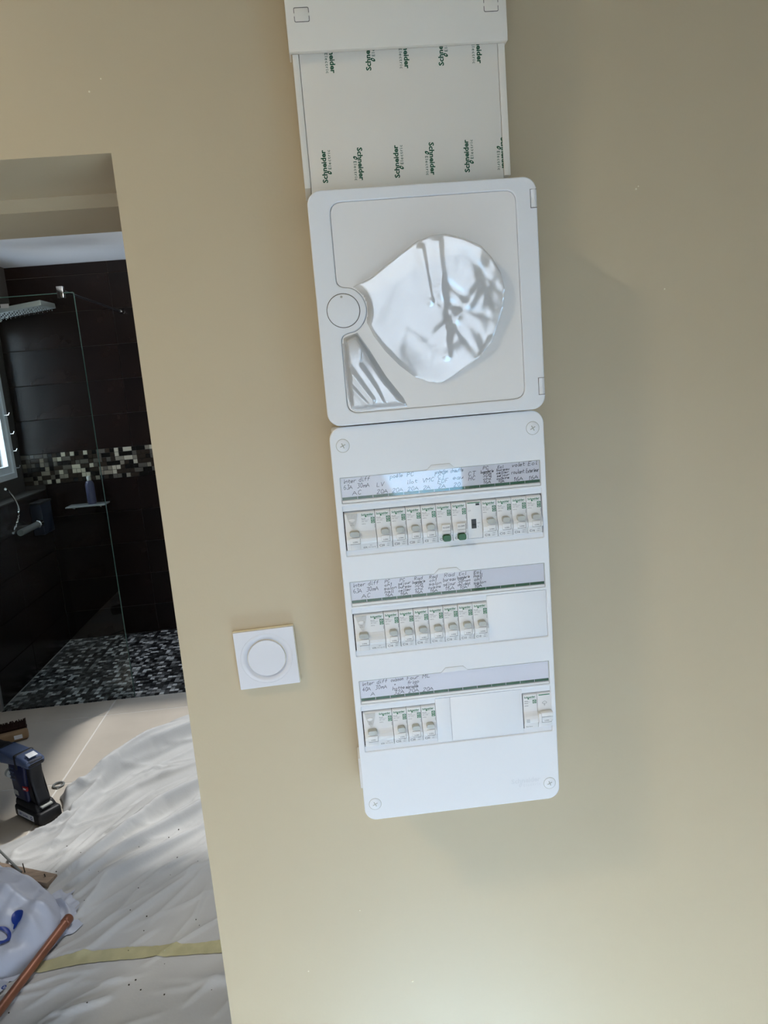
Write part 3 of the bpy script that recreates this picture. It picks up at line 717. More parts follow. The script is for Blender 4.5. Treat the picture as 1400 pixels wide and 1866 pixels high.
def breaker(col, row, rating, label, on=True):
    t = device('circuit_breaker', label, 'circuit breaker', col, row, 'single-module circuit breakers clipped in the board')
    link('device_body', shared('body18', lambda: body_mesh(18.06)), t)
    link('printed_marking', shared('print'+rating, lambda: print_mesh('mcb', 18.06, rating)), t)
    if on:
        link('toggle', shared('lever', lambda: rounded_lever(5.2, 14.6)), t)
        link('flag_window', shared('on', lambda: window_mesh(5.4, 14.8, 'I.ON', False)), t)
    else:
        o = link('toggle', shared('leveroff', lambda: rounded_lever(5.2, 14.6, True)), t); o['label'] = 'dark green toggle switched down to off'
        link('flag_window', shared('off', lambda: window_mesh(5.2, 14.8, 'O.OFF', True)), t)
    return t
def rcd(row, label):
    t = device('residual_current_switch', label, 'differential switch', 0, row, 'double-width differential switches at the left end of the rows')
    link('device_body', shared('body36', lambda: body_mesh(36.1)), t)
    link('printed_marking', shared('printrcd', lambda: print_mesh('rcd', 36.1)), t)
    link('toggle', shared('leverrcd', lambda: rounded_lever(4.6, 16)), t)
    link('flag_window', shared('onrcd', lambda: window_mesh(4.6, 16, 'I.ON', False)), t)
    def shield():
        b = MB(1000); poly = [(2.2, -2.9), (15.5, -2.9), (15.2, -6), (14.4, -10), (13.0, -15), (11.6, -18.6), (10.4, -20.6), (9.4, -21.2), (8.4, -20.6), (7.0, -18.2), (5.2, -14), (3.6, -9), (2.6, -5)]
        b.prism(poly, .3, 2.0, 'y'); return b.mesh('test_button_surround', M['shield'], 35)
    s = link('test_button_surround', shared('shield', shield), t)
    def btn():
        b = MB(1000); b.lathe([(1, .6), (1, -.4), (.85, -.8), (.1, -1.0)], (0, 0, 0), 'y', 28)
        b.v = [(8.8+p[0]*3.9, p[1]+.1, -10.4+p[2]*2.1) for p in b.v]; return b.mesh('test_button', M['breaker'], 35)
    link('test_button', shared('btn', btn), s)
    def ribs():
        b = MB(1000)
        for i in range(8): b.rbox(3.4+i*1.45, 4.1+i*1.45, -.25, .5, -7.4, -3.0, .15)
        put_text(b, 'Test', 7.0, -15.2, .1, 1.7, 1); put_text(b, 'Mensuel', 6.3, -17.0, .1, 1.3, 1)
        return b.mesh('ribs', [M['shield'], M['ink']], 35)
    link('ribs', shared('ribs', ribs), s)
    def block():
        b = MB(1000); b.rbox(5.0, 16.4, -.6, 3, -46.4, -38.6, .4); return b.mesh('lower_flap', M['breaker'], 35)
    link('lower_flap', shared('flap', block), t)
    return t
rcd(0, 'double-width white differential switch marked 63A at the left end of the top row')
rcd(1, 'double-width white differential switch marked 63A at the left end of the middle row')
rcd(2, 'double-width white differential switch marked 63A at the left end of the bottom row')
for col, r, lab, on in ((2, 'C20', 'white breaker marked C20, under the handwritten LV, top row', True), (3, 'C20', 'white breaker marked C20, between the LV and PC ilot breakers, top row', True),
                        (4, 'C20', 'white breaker marked C20, under the handwritten PC ilot, top row', True), (5, 'C2', 'white breaker marked C2, switched on, under the handwritten VMC, top row', True),
                        (6, 'C2', 'switched-off breaker with green toggle down, beside the VMC breaker', False), (7, 'C20', 'switched-off breaker with green toggle down, touching the contactor with the black slot', False),
                        (9, 'C16', 'white breaker marked C16, directly right of the contactor with the black slot', True), (10, 'C10', 'white breaker marked C10 in the top row, second right of the contactor', True),
                        (11, 'C16', 'white breaker marked C16, second from the right end of the top row', True), (12, 'C16', 'white breaker marked C16 at the right end of the top row', True)):
    breaker(col, 0, r, lab, on)
for col, r, lab in ((2, 'C16', 'white breaker marked C16, touching the differential switch, middle row'), (3, 'C16', 'white breaker marked C16, second after the differential switch, middle row'),
                    (4, 'C16', 'white breaker marked C16, under the handwritten Rad SDB ch2, middle row'), (5, 'C16', 'white breaker marked C16, under the handwritten Rad salon cuisine, middle row'),
                    (6, 'C16', 'white breaker marked C16, just left of the two C10 breakers, middle row'), (7, 'C10', 'white breaker marked C10, second left of the blank plate, middle row'),
                    (8, 'C10', 'white breaker marked C10, touching the large blank plate, middle row')):
    breaker(col, 1, r, lab)
for col, r, lab in ((2, 'C32', 'white breaker marked C32, right of the differential switch, bottom row'), (3, 'C20', 'white breaker marked C20, between the C32 breaker and another C20, bottom row'),
                    (4, 'C20', 'white breaker marked C20, touching the blank plate, under the handwritten ML, bottom row')):
    breaker(col, 2, r, lab)
# contactor
t = device('contactor', 'white contactor with black slot switch and green line, between breakers in the top row', 'contactor', 8, 0)
b = MB(1000); b.prism([(8, .5), (4, -1.2), (1.0, -2.4), (.6, -4), (.6, -45.6), (2, -46.6), (22, -46.6), (22, .5)], .28, 17.8, 'x', r=.2); b.build('device_body', M['breaker'], t)
b = MB(1000); b.box(1.4, 16.2, .45, .8, -3.9, -2.9, 0); b.box(11.2, 15.6, .4, .8, -6.8, -4.4, 2); put_text(b, 'CT', 2.2, -13.4, .5, 2.2, 1)
put_text(b, 'auto', 12, -28.4, .5, 2, 1); put_text(b, '0', 12.2, -33, .5, 2, 1); b.build('printed_marking', [M['green'], M['ink'], M['black']], t, smooth=0)
b = MB(1000); b.box(5.0, 10.8, .35, .8, -34.2, -23, 0); b.rbox(5.8, 10.0, -1.2, .6, -32.6, -29.2, .4, 0); b.build('slot_switch', M['black'], t)
# surge protection pair at the right end of the bottom row
t = device('surge_protector', 'two-module surge protector with cloud symbol at the right end of the bottom row', 'surge protector', 11.1, 2)
for du in (0, 18.06): link('device_body', shared('body18', lambda: body_mesh(18.06)), t, (du/1000, 0, 0))
link('printed_marking', print_mesh('surge', 18.06), t)
b = MB(1000); b.box(20, 34, 1.0, 1.3, -4.6, -3.6, 0)
cl = [(25.6, -13.6), (24.2, -14.6), (25, -15.8), (27, -15.6), (29, -15.8), (30.2, -14.8), (29, -13.4), (27.4, -12.6), (25.6, -13.6)]
for (a0, c0), (a1, c1) in list(zip(cl, cl[1:]))+[((27, -15.6), (26.4, -17.6)), ((26.4, -17.6), (27.8, -17.2)), ((27.8, -17.2), (27, -19))]:
    d = math.hypot(a1-a0, c1-c0); nx, nz = -(c1-c0)/d*.16, (a1-a0)/d*.16
    b.add([(a0+nx, 1.1, c0+nz), (a0-nx, 1.1, c0-nz), (a1-nx, 1.1, c1-nz), (a1+nx, 1.1, c1+nz)], [(0, 1, 2, 3)], 1)
b.build('symbol_marking', [M['green'], M['ink']], t, smooth=0)
b = MB(1000); b.rbox(20.5, 35.6, -7.6, 0, -29.6, -24.2, 1.2); b.rbox(17.4, 21, -6.6, 0, -38, -25.4, 1.0); b.build('toggle', M['breaker'], t)
b = MB(1000); b.rbox(22.0, 33.4, -4.5, 1, -38.2, -31.4, .3, 0); put_text(b, 'I.ON', 27.6, -36.8, -4.6, 2.3, 1, .02, align='CENTER', sx=1.15); b.box(22, 33.6, -4.3, 0, -38.6, -38.2, 2)
b.build('flag_window', [M['breaker'], M['ink'], M['groove']], t)

# ================================================================== LIGHT SWITCH
sw = thing('light_switch', 'square white light switch with a round rocker on the wall between doorway and board', 'light switch', W(-118.4, 100, -241.7))
R = Matrix.Rotation(math.radians(-1.2), 4, 'Y')
b = MB(1000); b.rbox(-40.3, 40.3, -5.5, -.2, -40.3, 40.3, 1.0, T=R); b.build('mounting_frame', M['cream'], sw)
dish = [(34, -9.0), (33, -9.25), (29, -8.2), (26.4, -6.2), (25.3, -5.2)]
b = MB(1000); plate(b, rrect(-39.6, 39.6, -39.6, 39.6, .8, 2), [[(34*math.cos(2*math.pi*k/64), 34*math.sin(2*math.pi*k/64)) for k in range(64)]], -9, -5.6, .35)
n = 64; vs = []; fs = []
for r, y in dish: vs += [(r*math.cos(2*math.pi*k/n), y, r*math.sin(2*math.pi*k/n)) for k in range(n)]
for i in range(len(dish)-1): fs += [(i*n+k, i*n+(k+1) % n, (i+1)*n+(k+1) % n, (i+1)*n+k) for k in range(n)]
b.add(vs, fs); b.v = [tuple(R @ Vector(p)) for p in b.v]; b.build('face_plate', M['switch'], sw)
b = MB(1000); b.lathe([(24.7, -4), (24.7, -8.2), (24.2, -8.8), (12, -8.9), (.2, -8.9)], (0, 0, 0), 'y', 64); b.build('rocker', M['switch'], sw)
b = MB(1000); b.lathe([(26, -5.15), (26, -5.4), (24.6, -5.4), (24.6, -5.15)], (0, 0, 0), 'y', 64); b.build('gap_ring', M['dark'], sw)

# ================================================================== SHOWER (metres)
gs = thing('shower_screen', 'clear fixed glass shower screen with chrome clamp in front of the dark tiles', 'shower screen', (-1.55, 2.94, 0))
def loc(o, mb): mb.v = [(p[0]-o.location[0], p[1]-o.location[1], p[2]-o.location[2]) for p in mb.v]; return mb
def lb(o, name, mb, m, smooth=35, parent=None): return loc(o, mb).build(name, m, parent or o, smooth=smooth)
lb(gs, 'glass_pane', MB().box(-1.905, -1.2005, 2.935, 2.943, 0.004, 2.135), M['glass'], 0)
lb(gs, 'polished_edge', MB().rbox(-1.2005, -1.1965, 2.935, 2.943, 0.004, 2.135, .0008), M['edge'])
lb(gs, 'top_edge', MB().rbox(-1.905, -1.2005, 2.935, 2.943, 2.1345, 2.1385, .0008), M['edge'])
lb(gs, 'wall_profile', MB().rbox(-1.912, -1.898, 2.925, 2.953, 0.004, 2.135, .002), M['brushed'])
cl_ = lb(gs, 'clamp', MB().rbox(-1.275, -1.243, 2.922, 2.956, 2.112, 2.168, .003), M['chrome'])
lb(gs, 'stabilizer_bar', MB().tube([(-1.259, 2.956, 2.150), (-1.259, 4.05, 2.150)], .006, 10), M['black'])
lb(gs, 'bar_flange', MB().lathe([(.016, 0), (.016, -.012), (.010, -.03), (.010, -.045)], (-1.259, 4.069, 2.150), 'y', 20), M['chrome'])
b = MB(); b.box(-1.555, -1.515, 2.9335, 2.9347, 2.085, 2.105); lb(gs, 'maker_stamp', b, M['brushed'], 0)

rh = thing('rain_shower_head', 'flat square grey rain shower head on an arm, behind the shower glass', 'shower head', (-1.60, 3.42, 2.10))
T = Matrix.Translation((-1.70, 3.40, 2.135)) @ Matrix.Rotation(math.radians(-4), 4, 'Z') @ Matrix.Rotation(math.radians(-6), 4, 'Y')
lb(rh, 'head_plate', MB().rbox(-.20, .19, -.02, .17, -.014, .014, .003, T=T), M['brushed'])
b = MB()
for i in range(12):
    for j in range(6): b.lathe([(.004, 0), (.003, -.008)], (-.14+i*.027, .005+j*.036, -.014), 'z', 6)
b.v = [tuple(T @ Vector(p)) for p in b.v]; tag(lb(rh, 'nozzles', b, M['chrome'], 0), kind='stuff')
lb(rh, 'arm', MB().rbox(-1.955, -1.80, 3.49, 3.53, 2.085, 2.125, .003), M['brushed'])
hs = MB(); pts = []
for k in range(25):
    t = k/24; a = math.pi*(t*1.05-.55); pts.append((-1.88-.012*math.sin(t*9), 3.40+.085*math.cos(a), 1.02+.13*-math.sin(a)))
tag(hs.tube(pts, .007, 8).build('shower_hose', M['chrome']), 'thin chrome shower hose looping down beside the shower window ledge', 'hose')
mx = thing('shower_mixer', 'chrome bar shower mixer with a bright end knob on the left tiled wall', 'mixer tap', (-1.86, 3.6, 0.87))
lb(mx, 'mixer_body', MB().tube([(-1.862, 3.44, .880), (-1.862, 3.70, .880)], .019, 16), M['brushed'])
lb(mx, 'end_knob', MB().tube([(-1.862, 3.70, .880), (-1.862, 3.705, .880), (-1.862, 3.745, .880), (-1.862, 3.75, .880)], [.02, .025, .025, .02], 18), M['chrome'])
for y in (3.49, 3.64): lb(mx, 'wall_union', MB().tube([(-1.862, y, .880), (-1.917, y, .880)], .015, 12), M['chrome'])
cb = thing('wall_basket', 'dark blue plastic box hanging below the shower window ledge', 'box', (-1.86, 3.62, 0.79))
lb(cb, 'basket', MB().rbox(-1.916, -1.846, 3.76, 3.93, .80, 1.00, .006), M['caddy'])
lb(cb, 'rim', MB().rbox(-1.916, -1.842, 3.755, 3.935, .995, 1.008, .003), M['black'])
sh = thing('reflected_shelf', 'thin pale shelf standing in for a counter reflected in the shower glass', 'shelf', (-1.65, 4.0, 0.93))  # reflection in the shower glass, built as a solid shelf behind it
lb(sh, 'shelf_plate', MB().rbox(-1.77, -1.515, 3.95, 4.069, .926, .936, .002), M['brushed'])
for x in (-1.73, -1.56): lb(sh, 'bracket', MB().rbox(x-.008, x+.008, 3.99, 4.069, .912, .926, .002), M['chrome'])
bt = thing('reflected_bottle', 'dark violet bottle on the pale shelf, standing in for a reflection in the shower glass', 'bottle', (-1.612, 4.01, 0.937))  # belongs to the same glass reflection, built as a solid bottle
lb(bt, 'bottle_body', MB().lathe([(.026, 0), (.028, .01), (.028, .13), (.022, .148), (.012, .155)], (-1.612, 4.01, .937), 'z', 24), M['bottle'])
lb(bt, 'cap', MB().lathe([(.013, .155), (.013, .18), (.010, .185)], (-1.612, 4.01, .937), 'z', 18), M['lever'])
for k, (y, z) in enumerate(((3.94, 1.56), (3.965, 1.44), (3.965, 1.33), (3.97, 1.22))):   # clips on the window frame
    b = MB(); b.tube([(-2.045, y, z), (-2.02, y, z), (-2.012, y, z+.014)], .004, 8); b.build('frame_clip', M['chrome'], win)

# ================================================================== FLOOR COVERING: dust sheet, tape
RID = [  # polyline on the floor, height, width
 ([(-1.224, 1.884), (-1.064, 2.059), (-.937, 2.219), (-.778, 2.364), (-.6, 2.5)], .068, .060),
 ([(-1.137, 2.112), (-1.031, 2.301), (-.834, 2.55)], .022, .022), ([(-1.10, 2.03), (-.98, 2.2), (-.80, 2.42)], .03, .026),
 ([(-1.164, 1.758), (-1.087, 1.977), (-1.052, 2.056)], .034, .026), ([(-1.157, 1.602), (-1.126, 1.75), (-1.086, 1.935)], .020, .022),
 ([(-1.003, 1.427), (-.909, 1.53), (-.837, 1.614), (-.786, 1.735), (-.66, 1.86), (-.5, 1.98)], .060, .055),
 ([(-.984, 1.366), (-.889, 1.455), (-.816, 1.524), (-.704, 1.635), (-.633, 1.729), (-.5, 1.83)], .046, .040),
 ([(-.867, 1.024), (-.797, 1.117), (-.698, 1.233), (-.626, 1.318), (-.57, 1.432)], .013, .014), ([(-.856, 1.121), (-.808, 1.188), (-.773, 1.291)], .006, .012),
 ([(-.755, 1.329), (-.711, 1.377), (-.589, 1.489)], .012, .015), ([(-.608, 1.043), (-.566, 1.127), (-.543, 1.289)], .008, .010), ([(-.734, 1.033), (-.695, 1.069), (-.671, 1.095)], .006, .010),
 ([(-.878, .807), (-.759, .84), (-.736, .864)], .006, .010), ([(-.842, .919), (-.776, .898), (-.689, .912)], .006, .010), ([(-.923, 1.229), (-.889, 1.354), (-.783, 1.45), (-.6, 1.62)], .032, .03),
 ([(-1.037, 1.806), (-.997, 1.856), (-.958, 1.916)], .010, .012), ([(-1.104, 1.746), (-.943, 1.946), (-.72, 2.096)], .020, .030), ([(-.917, 2.026), (-.864, 2.106), (-.754, 2.226)], .014, .02),
 ([(-1.097, 1.542), (-1.036, 1.661), (-.937, 1.748)], .018, .022), ([(-1.244, 1.339), (-1.286, 1.579), (-1.23, 1.666)], .012, .016), ([(-.95, 1.62), (-.83, 1.78), (-.68, 1.93)], .022, .03)]
for k in range(270):
    x, y = random.uniform(-1.5, .1), random.uniform(.6, 2.3); a = math.radians(random.gauss(47, 16) if y > 1.05 else random.gauss(20, 18)); L = random.uniform(.06, .30)
    q = [(x, y), (x+L*.5*math.cos(a)+random.uniform(-.01, .01), y+L*.5*math.sin(a)), (x+L*math.cos(a), y+L*math.sin(a))]
    RID.append((q, random.uniform(.003, .009), random.uniform(.007, .013)))
def cloth_h(X, Y):
    h = 0.003+0.004*(np.sin(3.1*X+4.3*Y)+1)+0.0025*np.sin(14*X-11*Y)
    P = np.stack([X, Y], 1)
    for poly, A, w in RID:
        poly = np.array(poly); c = poly.mean(0); near = np.hypot(P[:, 0]-c[0], P[:, 1]-c[1]) < np.ptp(poly, axis=0).max()*.75+4*w
        if not near.any(): continue
        Q = P[near]; best = np.full(len(Q), 1e9); tt = np.zeros(len(Q)); n = len(poly)-1
        for i in range(n):
            a, e = poly[i], poly[i+1]-poly[i]; t = np.clip(((Q-a)@e)/(e@e), 0, 1); d = np.hypot(*(Q-a-t[:, None]*e).T)
            w_ = Q-a-t[:, None]*e; sg = (w_[:, 0]*e[1]-w_[:, 1]*e[0]) > 0; d = d*np.where(sg, 2.3 if A > .015 else 1.7, .62)
            m_ = d < best; best[m_] = d[m_]; tt[m_] = ((i+t)/n)[m_]
        h[near] = np.maximum(h[near], 0.35*h[near] + A*1.35*np.exp(-(best/w)**1.4)*(0.35+0.65*np.sin(np.pi*np.clip(tt*.9+.05, 0, 1))) + .65*h[near])
    return h
EDGE = np.array([(-1.9, 1.45), (-1.371, 1.641), (-1.31, 1.689), (-1.248, 1.743), (-1.166, 1.777), (-1.242, 1.932), (-1.174, 2.039), (-1.116, 2.134), (-1.035, 2.318), (-.945, 2.489), (-.852, 2.654), (-.5, 2.75), (.3, 2.7), (.3, .5), (-1.9, .5)])
st_ = 0.0068
gx, gy = np.meshgrid(np.arange(-1.9, .3, st_), np.arange(.5, 2.76, st_)); X, Y = gx.ravel(), gy.ravel()
wob = .012*np.sin(23*X+9*Y)+.008*np.sin(41*Y-17*X)
inside = poly_dist(np.stack([X+wob, Y-wob], 1), EDGE)
Hc = cloth_h(X, Y)*np.clip(inside/.03+.25, .1, 1)
e_ = 1e-3; P0 = lambda a, c: poly_dist(np.stack([a+.012*np.sin(23*a+9*c)+.008*np.sin(41*c-17*a), c-.012*np.sin(23*a+9*c)-.008*np.sin(41*c-17*a)], 1), EDGE)
rim = np.where((inside <= 0) & (inside > -st_*1.1))[0]     # pull the rim vertices onto the hem so that it is smooth
gxx = (P0(X[rim]+e_, Y[rim])-P0(X[rim]-e_, Y[rim]))/(2*e_); gyy = (P0(X[rim], Y[rim]+e_)-P0(X[rim], Y[rim]-e_))/(2*e_); gg = np.maximum(gxx**2+gyy**2, .3)
X = X.copy(); Y = Y.copy(); X[rim] -= gxx/gg*inside[rim]; Y[rim] -= gyy/gg*inside[rim]
keep = np.where(inside > -st_*1.1)[0]; idx = -np.ones(len(X), int); idx[keep] = range(len(keep)); nc = gx.shape[1]
q = keep[(keep % nc) < nc-1]; q = q[q+nc+1 < len(X)]
ok = (idx[q+1] >= 0) & (idx[q+nc] >= 0) & (idx[q+nc+1] >= 0); q = q[ok]
F = np.stack([idx[q], idx[q+1], idx[q+nc+1], idx[q+nc]], 1)
me = bpy.data.meshes.new('dust_sheet'); me.from_pydata(np.stack([X[keep], Y[keep], Hc[keep]], 1).tolist(), [], F.tolist())
me.materials.append(M['cloth']); me.polygons.foreach_set('use_smooth', [True]*len(me.polygons)); me.update()
tag(link('dust_sheet', me), 'creased white cotton dust sheet spread over the bathroom floor', 'dust sheet')
def hs_(x, y): return float(cloth_h(np.array([x]), np.array([y]))[0])
b = MB(); n = 120; rowsv = []
for i in range(n+1):
    x = -1.03+i*(.88/n); yc = .985+.018*math.sin(i*.05)+.01*(i/n)
    for j in range(5):
        y = yc-.023+j*.0115+random.uniform(-.0012, .0012)*(j in (0, 4)); b.v.append((x, y, hs_(x, y)+.0022))
for i in range(n):
    for j in range(4): b.f.append((i*5+j, (i+1)*5+j, (i+1)*5+j+1, i*5+j+1)); b.m.append(0)
tag(b.build('masking_tape', M['tape'], smooth=80), 'strip of yellow masking tape across the dust sheet', 'tape')
b = MB()
for k in range(40):
    x, y = random.uniform(-1.1, -.35), random.uniform(.72, 1.6); r = random.uniform(.0012, .003); z = hs_(x, y)+r*.6
    b.lathe([(r*.5, -r*.7), (r, 0), (r*.4, r*.6)], (x, y, z), 'z', 6)
tag(b.build('crumbs', M['dirt'], smooth=0), 'dark crumbs of plaster scattered on the dust sheet', 'debris', kind='stuff')

# ================================================================== THINGS ON THE FLOOR
# cordless drill standing on its battery
ang = math.atan2(-.63, .78)
dr = thing('cordless_drill', 'blue and black cordless rotary hammer standing on its battery on the bathroom tiles', 'drill', (-1.315, 1.865, 0.0))
dr.rotation_euler = (0, 0, ang); dr.location = (-1.300, 1.835, 0.0); dr.scale = (1.02, 1.02, 0.92)
def rb(name, args, m, parent=None, r=.006, seg=3, taper=None):
    b = MB(); b.rbox(*args, r, seg=seg)
    if taper: b.v = [taper(p) for p in b.v]
    return b.build(name, m, parent or dr, smooth=50)
bat = rb('battery', (-.088, .092, -.047, .047, .004, .060), M['rubber'], r=.012)
b = MB(); b.rbox(-.06, .05, -.0482, -.0468, .018, .044, .0005, 0)
b.build('battery_label', M['frame_white'], bat, smooth=0)
b = MB(); p, f = text('18V Li-Ion', .02, .02); b.add([(-.052+x*.75, -.0484, .026+z*.8) for x, z in p], f, 0)
ring = [(-.0+.036+.007*math.cos(2*math.pi*k/16), .031+.008*math.sin(2*math.pi*k/16)) for k in range(17)]
for (x0, z0), (x1, z1) in zip(ring, ring[1:]): b.add([(x0, -.0484, z0), (x1, -.0484, z1), (.036+(x1-.036)*.6, -.0484, .031+(z1-.031)*.6), (.036+(x0-.036)*.6, -.0484, .031+(z0-.031)*.6)], [(0, 1, 2, 3)])
b.build('label_print', M['bag_blue'], bat, smooth=0)
rb('battery_seat', (-.085, .075, -.043, .043, .056, .088), M['rubber'], r=.010, taper=lambda p: (p[0]-(.02*(p[2]-.056)/.03 if p[0] > 0 else 0), p[1]*(1-.15*(p[2]-.056)/.03), p[2]))
hpoly = round_poly([(-.088, .084, .01), (.010, .084, .01), (.004, .16, .02), (.014, .262, .02), (-.105, .268, .02), (-.098, .2, .02)], 4)
b = MB(); b.prism(hpoly, -.036, .036, 'y', r=.008); hb = b.build('motor_housing', M['drill_blue'], dr, smooth=50)
for i in range(4):
    b = MB(); b.rbox(-.094, -.060, -.0375, -.0355, .172+i*.017, .176+i*.017, .0006); b.build('vent_slot', M['drill_pale'], hb)
b = MB(); b.add([(-.085, -.0372, .105), (-.05, -.0372, .103), (-.052, -.0372, .125), (-.078, -.0372, .128)], [(0, 1, 2, 3)]); b.build('side_mark', M['lever'], hb, smooth=0)
gpoly = round_poly([(.004, .086, .008), (.066, .082, .012), (.046, .14, .03), (.038, .2, .03), (.044, .262, .01), (.012, .262, .01), (.006, .17, .03)], 4)
b = MB(); b.prism(gpoly, -.027, .027, 'y', r=.010); gr = b.build('grip', M['rubber'], dr, smooth=50)
b = MB(); b.rbox(-.012, .018, -.0385, -.030, .142, .160, .002); b.build('red_badge', M['red'], hb)
b = MB(); b.rbox(-.006, .012, -.0390, -.038, .148, .154, .0006); b.build('badge_text', M['frame_white'], hb)
tpoly = round_poly([(-.16, .225, .01), (.0, .248, .02), (.046, .250, .008), (.052, .276, .01), (.0, .292, .02), (-.16, .290, .01)], 4)
b = MB(); b.prism(tpoly, -.038, .038, 'y', r=.010); top = b.build('gear_housing', M['drill_pale'], dr, smooth=50)
b = MB(); b.rbox(.006, .036, -.018, .018, .2835, .2865, .001, T=Matrix.Rotation(math.radians(14), 4, 'Y') @ Matrix.Translation((-.0685, 0, .0075))); b.build('top_label', M['frame_white'], top)
rb('rubber_band', (-.045, -.025, -.040, .040, .226, .294), M['rubber'], r=.008)
rb('rear_cap', (.010, .052, -.033, .033, .250, .281), M['rubber'], r=.010)
b = MB(); b.lathe([(.030, -.30), (.034, -.29), (.036, -.20), (.040, -.19), (.040, -.15)], (0, 0, .258), 'x', 24); b.build('chuck', M['rubber'], dr)
b = MB(); b.lathe([(.012, -.118), (.02, -.115), (.02, -.10)], (0, -.026, .19), 'x', 16); b.build('mode_knob', M['lever'], dr)
b = MB(); b.rbox(.052, .078, -.022, .022, .072, .080, .002, T=Matrix.Identity(4)); b.build('release_button', M['lever'], dr)
# dust brush
br = thing('dust_brush', 'wooden hand brush with dark brown bristles lying behind the drill', 'brush', (-1.75, 2.53, 0))
Tb = Matrix.Translation((-1.70, 2.555, 0)) @ Matrix.Rotation(math.radians(22), 4, 'Z')
b = MB(); b.rbox(-.24, .08, -.035, .004, .004, .052, .012, seg=3, T=Tb); lb(br, 'brush_back', b, M['brush_wood'])
b = MB(); b.rbox(-.232, .072, .003, .097, .008, .056, .006, T=Tb)
for i in range(80):
    for j in range(5):
        x = -.23+i*.0038; z = .014+j*.011; dx, dz = random.uniform(-.006, .006), random.uniform(-.003, .003)
        b.tube([tuple(Tb @ Vector((x, .0, z))), tuple(Tb @ Vector((x+dx, .101+random.uniform(-.004, .004), z+dz)))], [.003, .002], 4)
tag(lb(br, 'bristles', b, M['bristle'], 0), kind='stuff')
b = MB(); b.rbox(.015, .052, -.0358, -.0350, .016, .036, .0003, T=Tb); lb(br, 'paper_label', b, M['frame_white'], 0)
# two rings
for (x, y, z), lab in (((-1.302, 2.059, .0), 'flat grey ring on the tiles behind the drill'), ((-1.19, 1.749, .0), 'flat grey ring by the sheet edge, in front of the drill')):
    rg = thing('metal_ring', lab, 'ring', (x, y, z), 'flat rings on the bathroom floor')
    b = MB(); n = 40; vs = []; fs = []
    prof = [(.019, .001), (.024, .0025), (.026, .006), (.023, .0085), (.018, .008), (.0165, .004)]
    for r, a in prof: vs += [(r*math.cos(2*math.pi*k/n), r*math.sin(2*math.pi*k/n), a) for k in range(n)]
    for i in range(len(prof)):
        i2 = (i+1) % len(prof)
        for k in range(n): fs.append((i*n+k, i*n+(k+1) % n, i2*n+(k+1) % n, i2*n+k))
    b.add(vs, fs); b.build('ring_body', M['cable'], rg)
# wooden batten with nails
bn = thing('wooden_batten', 'short raw wood batten with bent nails lying beside the white plastic bag', 'batten', (-1.2, 1.43, .01))
Tn = Matrix.Translation((-1.215, 1.425, .030)) @ Matrix.Rotation(math.atan2(1.377-1.491, -1.048+1.295), 4, 'Z')
b = MB(); b.rbox(-.19, .155, -.026, .022, -.010, .012, .0015, T=Tn); lb(bn, 'batten_body', b, M['wood'])
for x, h in ((.035, .034), (.125, .010)):
    b = MB(); b.tube([tuple(Tn @ Vector((x, .0, .012))), tuple(Tn @ Vector((x-.003, .0, .012+h)))], .0018, 8); lb(bn, 'nail', b, M['dirt'])
b = MB(); b.lathe([(.006, .0126), (.001, .0128)], (-.055, .002, 0), 'z', 12); b.v = [tuple(Tn @ Vector(p)) for p in b.v]; lb(bn, 'knot', b, M['dirt'])
tag(MB().tube([(-1.62, 1.885, .03), (-1.45, 1.695, .035), (-1.33, 1.560, .04), (-1.19, 1.40, .052)], .0042, 8).build('grey_cable', M['cable']), 'thin grey cable running over the wooden batten under the bag', 'cable')
# plastic bag
BC = (-1.245, 1.20)
CREASE = [(random.uniform(-1.45, -1.0), random.uniform(.98, 1.45), random.gauss(-.75, .5), random.uniform(.05, .16), random.uniform(.012, .03), random.uniform(.003, .009)*random.choice((1, 1, -1))) for _ in range(34)]
def bag_h(x, y):
    """height of the bag over the floor; negative outside"""
    dx, dy = x-BC[0], y-BC[1]; a = math.radians(-38); s, t = dx*math.cos(a)+dy*math.sin(a), -dx*math.sin(a)+dy*math.cos(a)
    ls = .31 if s > 0 else .5; lt = .20 if t > 0 else .26
    q = (abs(s)/ls)**2.2+(abs(t)/lt)**2.2
    if q >= 1: return -1
    h = .125*(1-q)**.5
    c = .010*math.sin(s*26+t*9)+.008*math.sin(t*33-s*12+1)+.006*math.sin(s*55+t*38)
    c += .014*math.exp(-((t-.05-.25*s)/.022)**2)-.012*math.exp(-((t+.03-.1*s)/.02)**2)-.010*math.exp(-((s-.13+.4*t)/.018)**2)
    for (x0, y0, a_, L, w, A) in CREASE:
        ca, sa = math.cos(a_), math.sin(a_); p_ = (x-x0)*ca+(y-y0)*sa; r_2 = -(x-x0)*sa+(y-y0)*ca
        c += A*math.exp(-(p_/L)**2)*(1-min(1, abs(r_2)/w)) if abs(r_2) < w else 0
    return max(.006, h+c*min(1, (1-q)*3)) + .004
b = MB(); na, nr = 200, 90; vs = []
for i in range(na):
    t = 2*math.pi*i/na
    lo, hi = 0.0, .6
    for _ in range(24):
        mid = (lo+hi)/2
        if bag_h(BC[0]+mid*math.cos(t), BC[1]+mid*math.sin(t)) > 0: lo = mid
        else: hi = mid
    for j in range(nr):
        r = lo*.999*math.sin((j+1)/nr*math.pi/2); x, y = BC[0]+r*math.cos(t), BC[1]+r*math.sin(t); z = bag_h(x, y)
        if j == nr-1: z = .004
        vs.append((x, y, max(z, .004)))
vs.append((BC[0], BC[1], bag_h(*BC))); fs = []
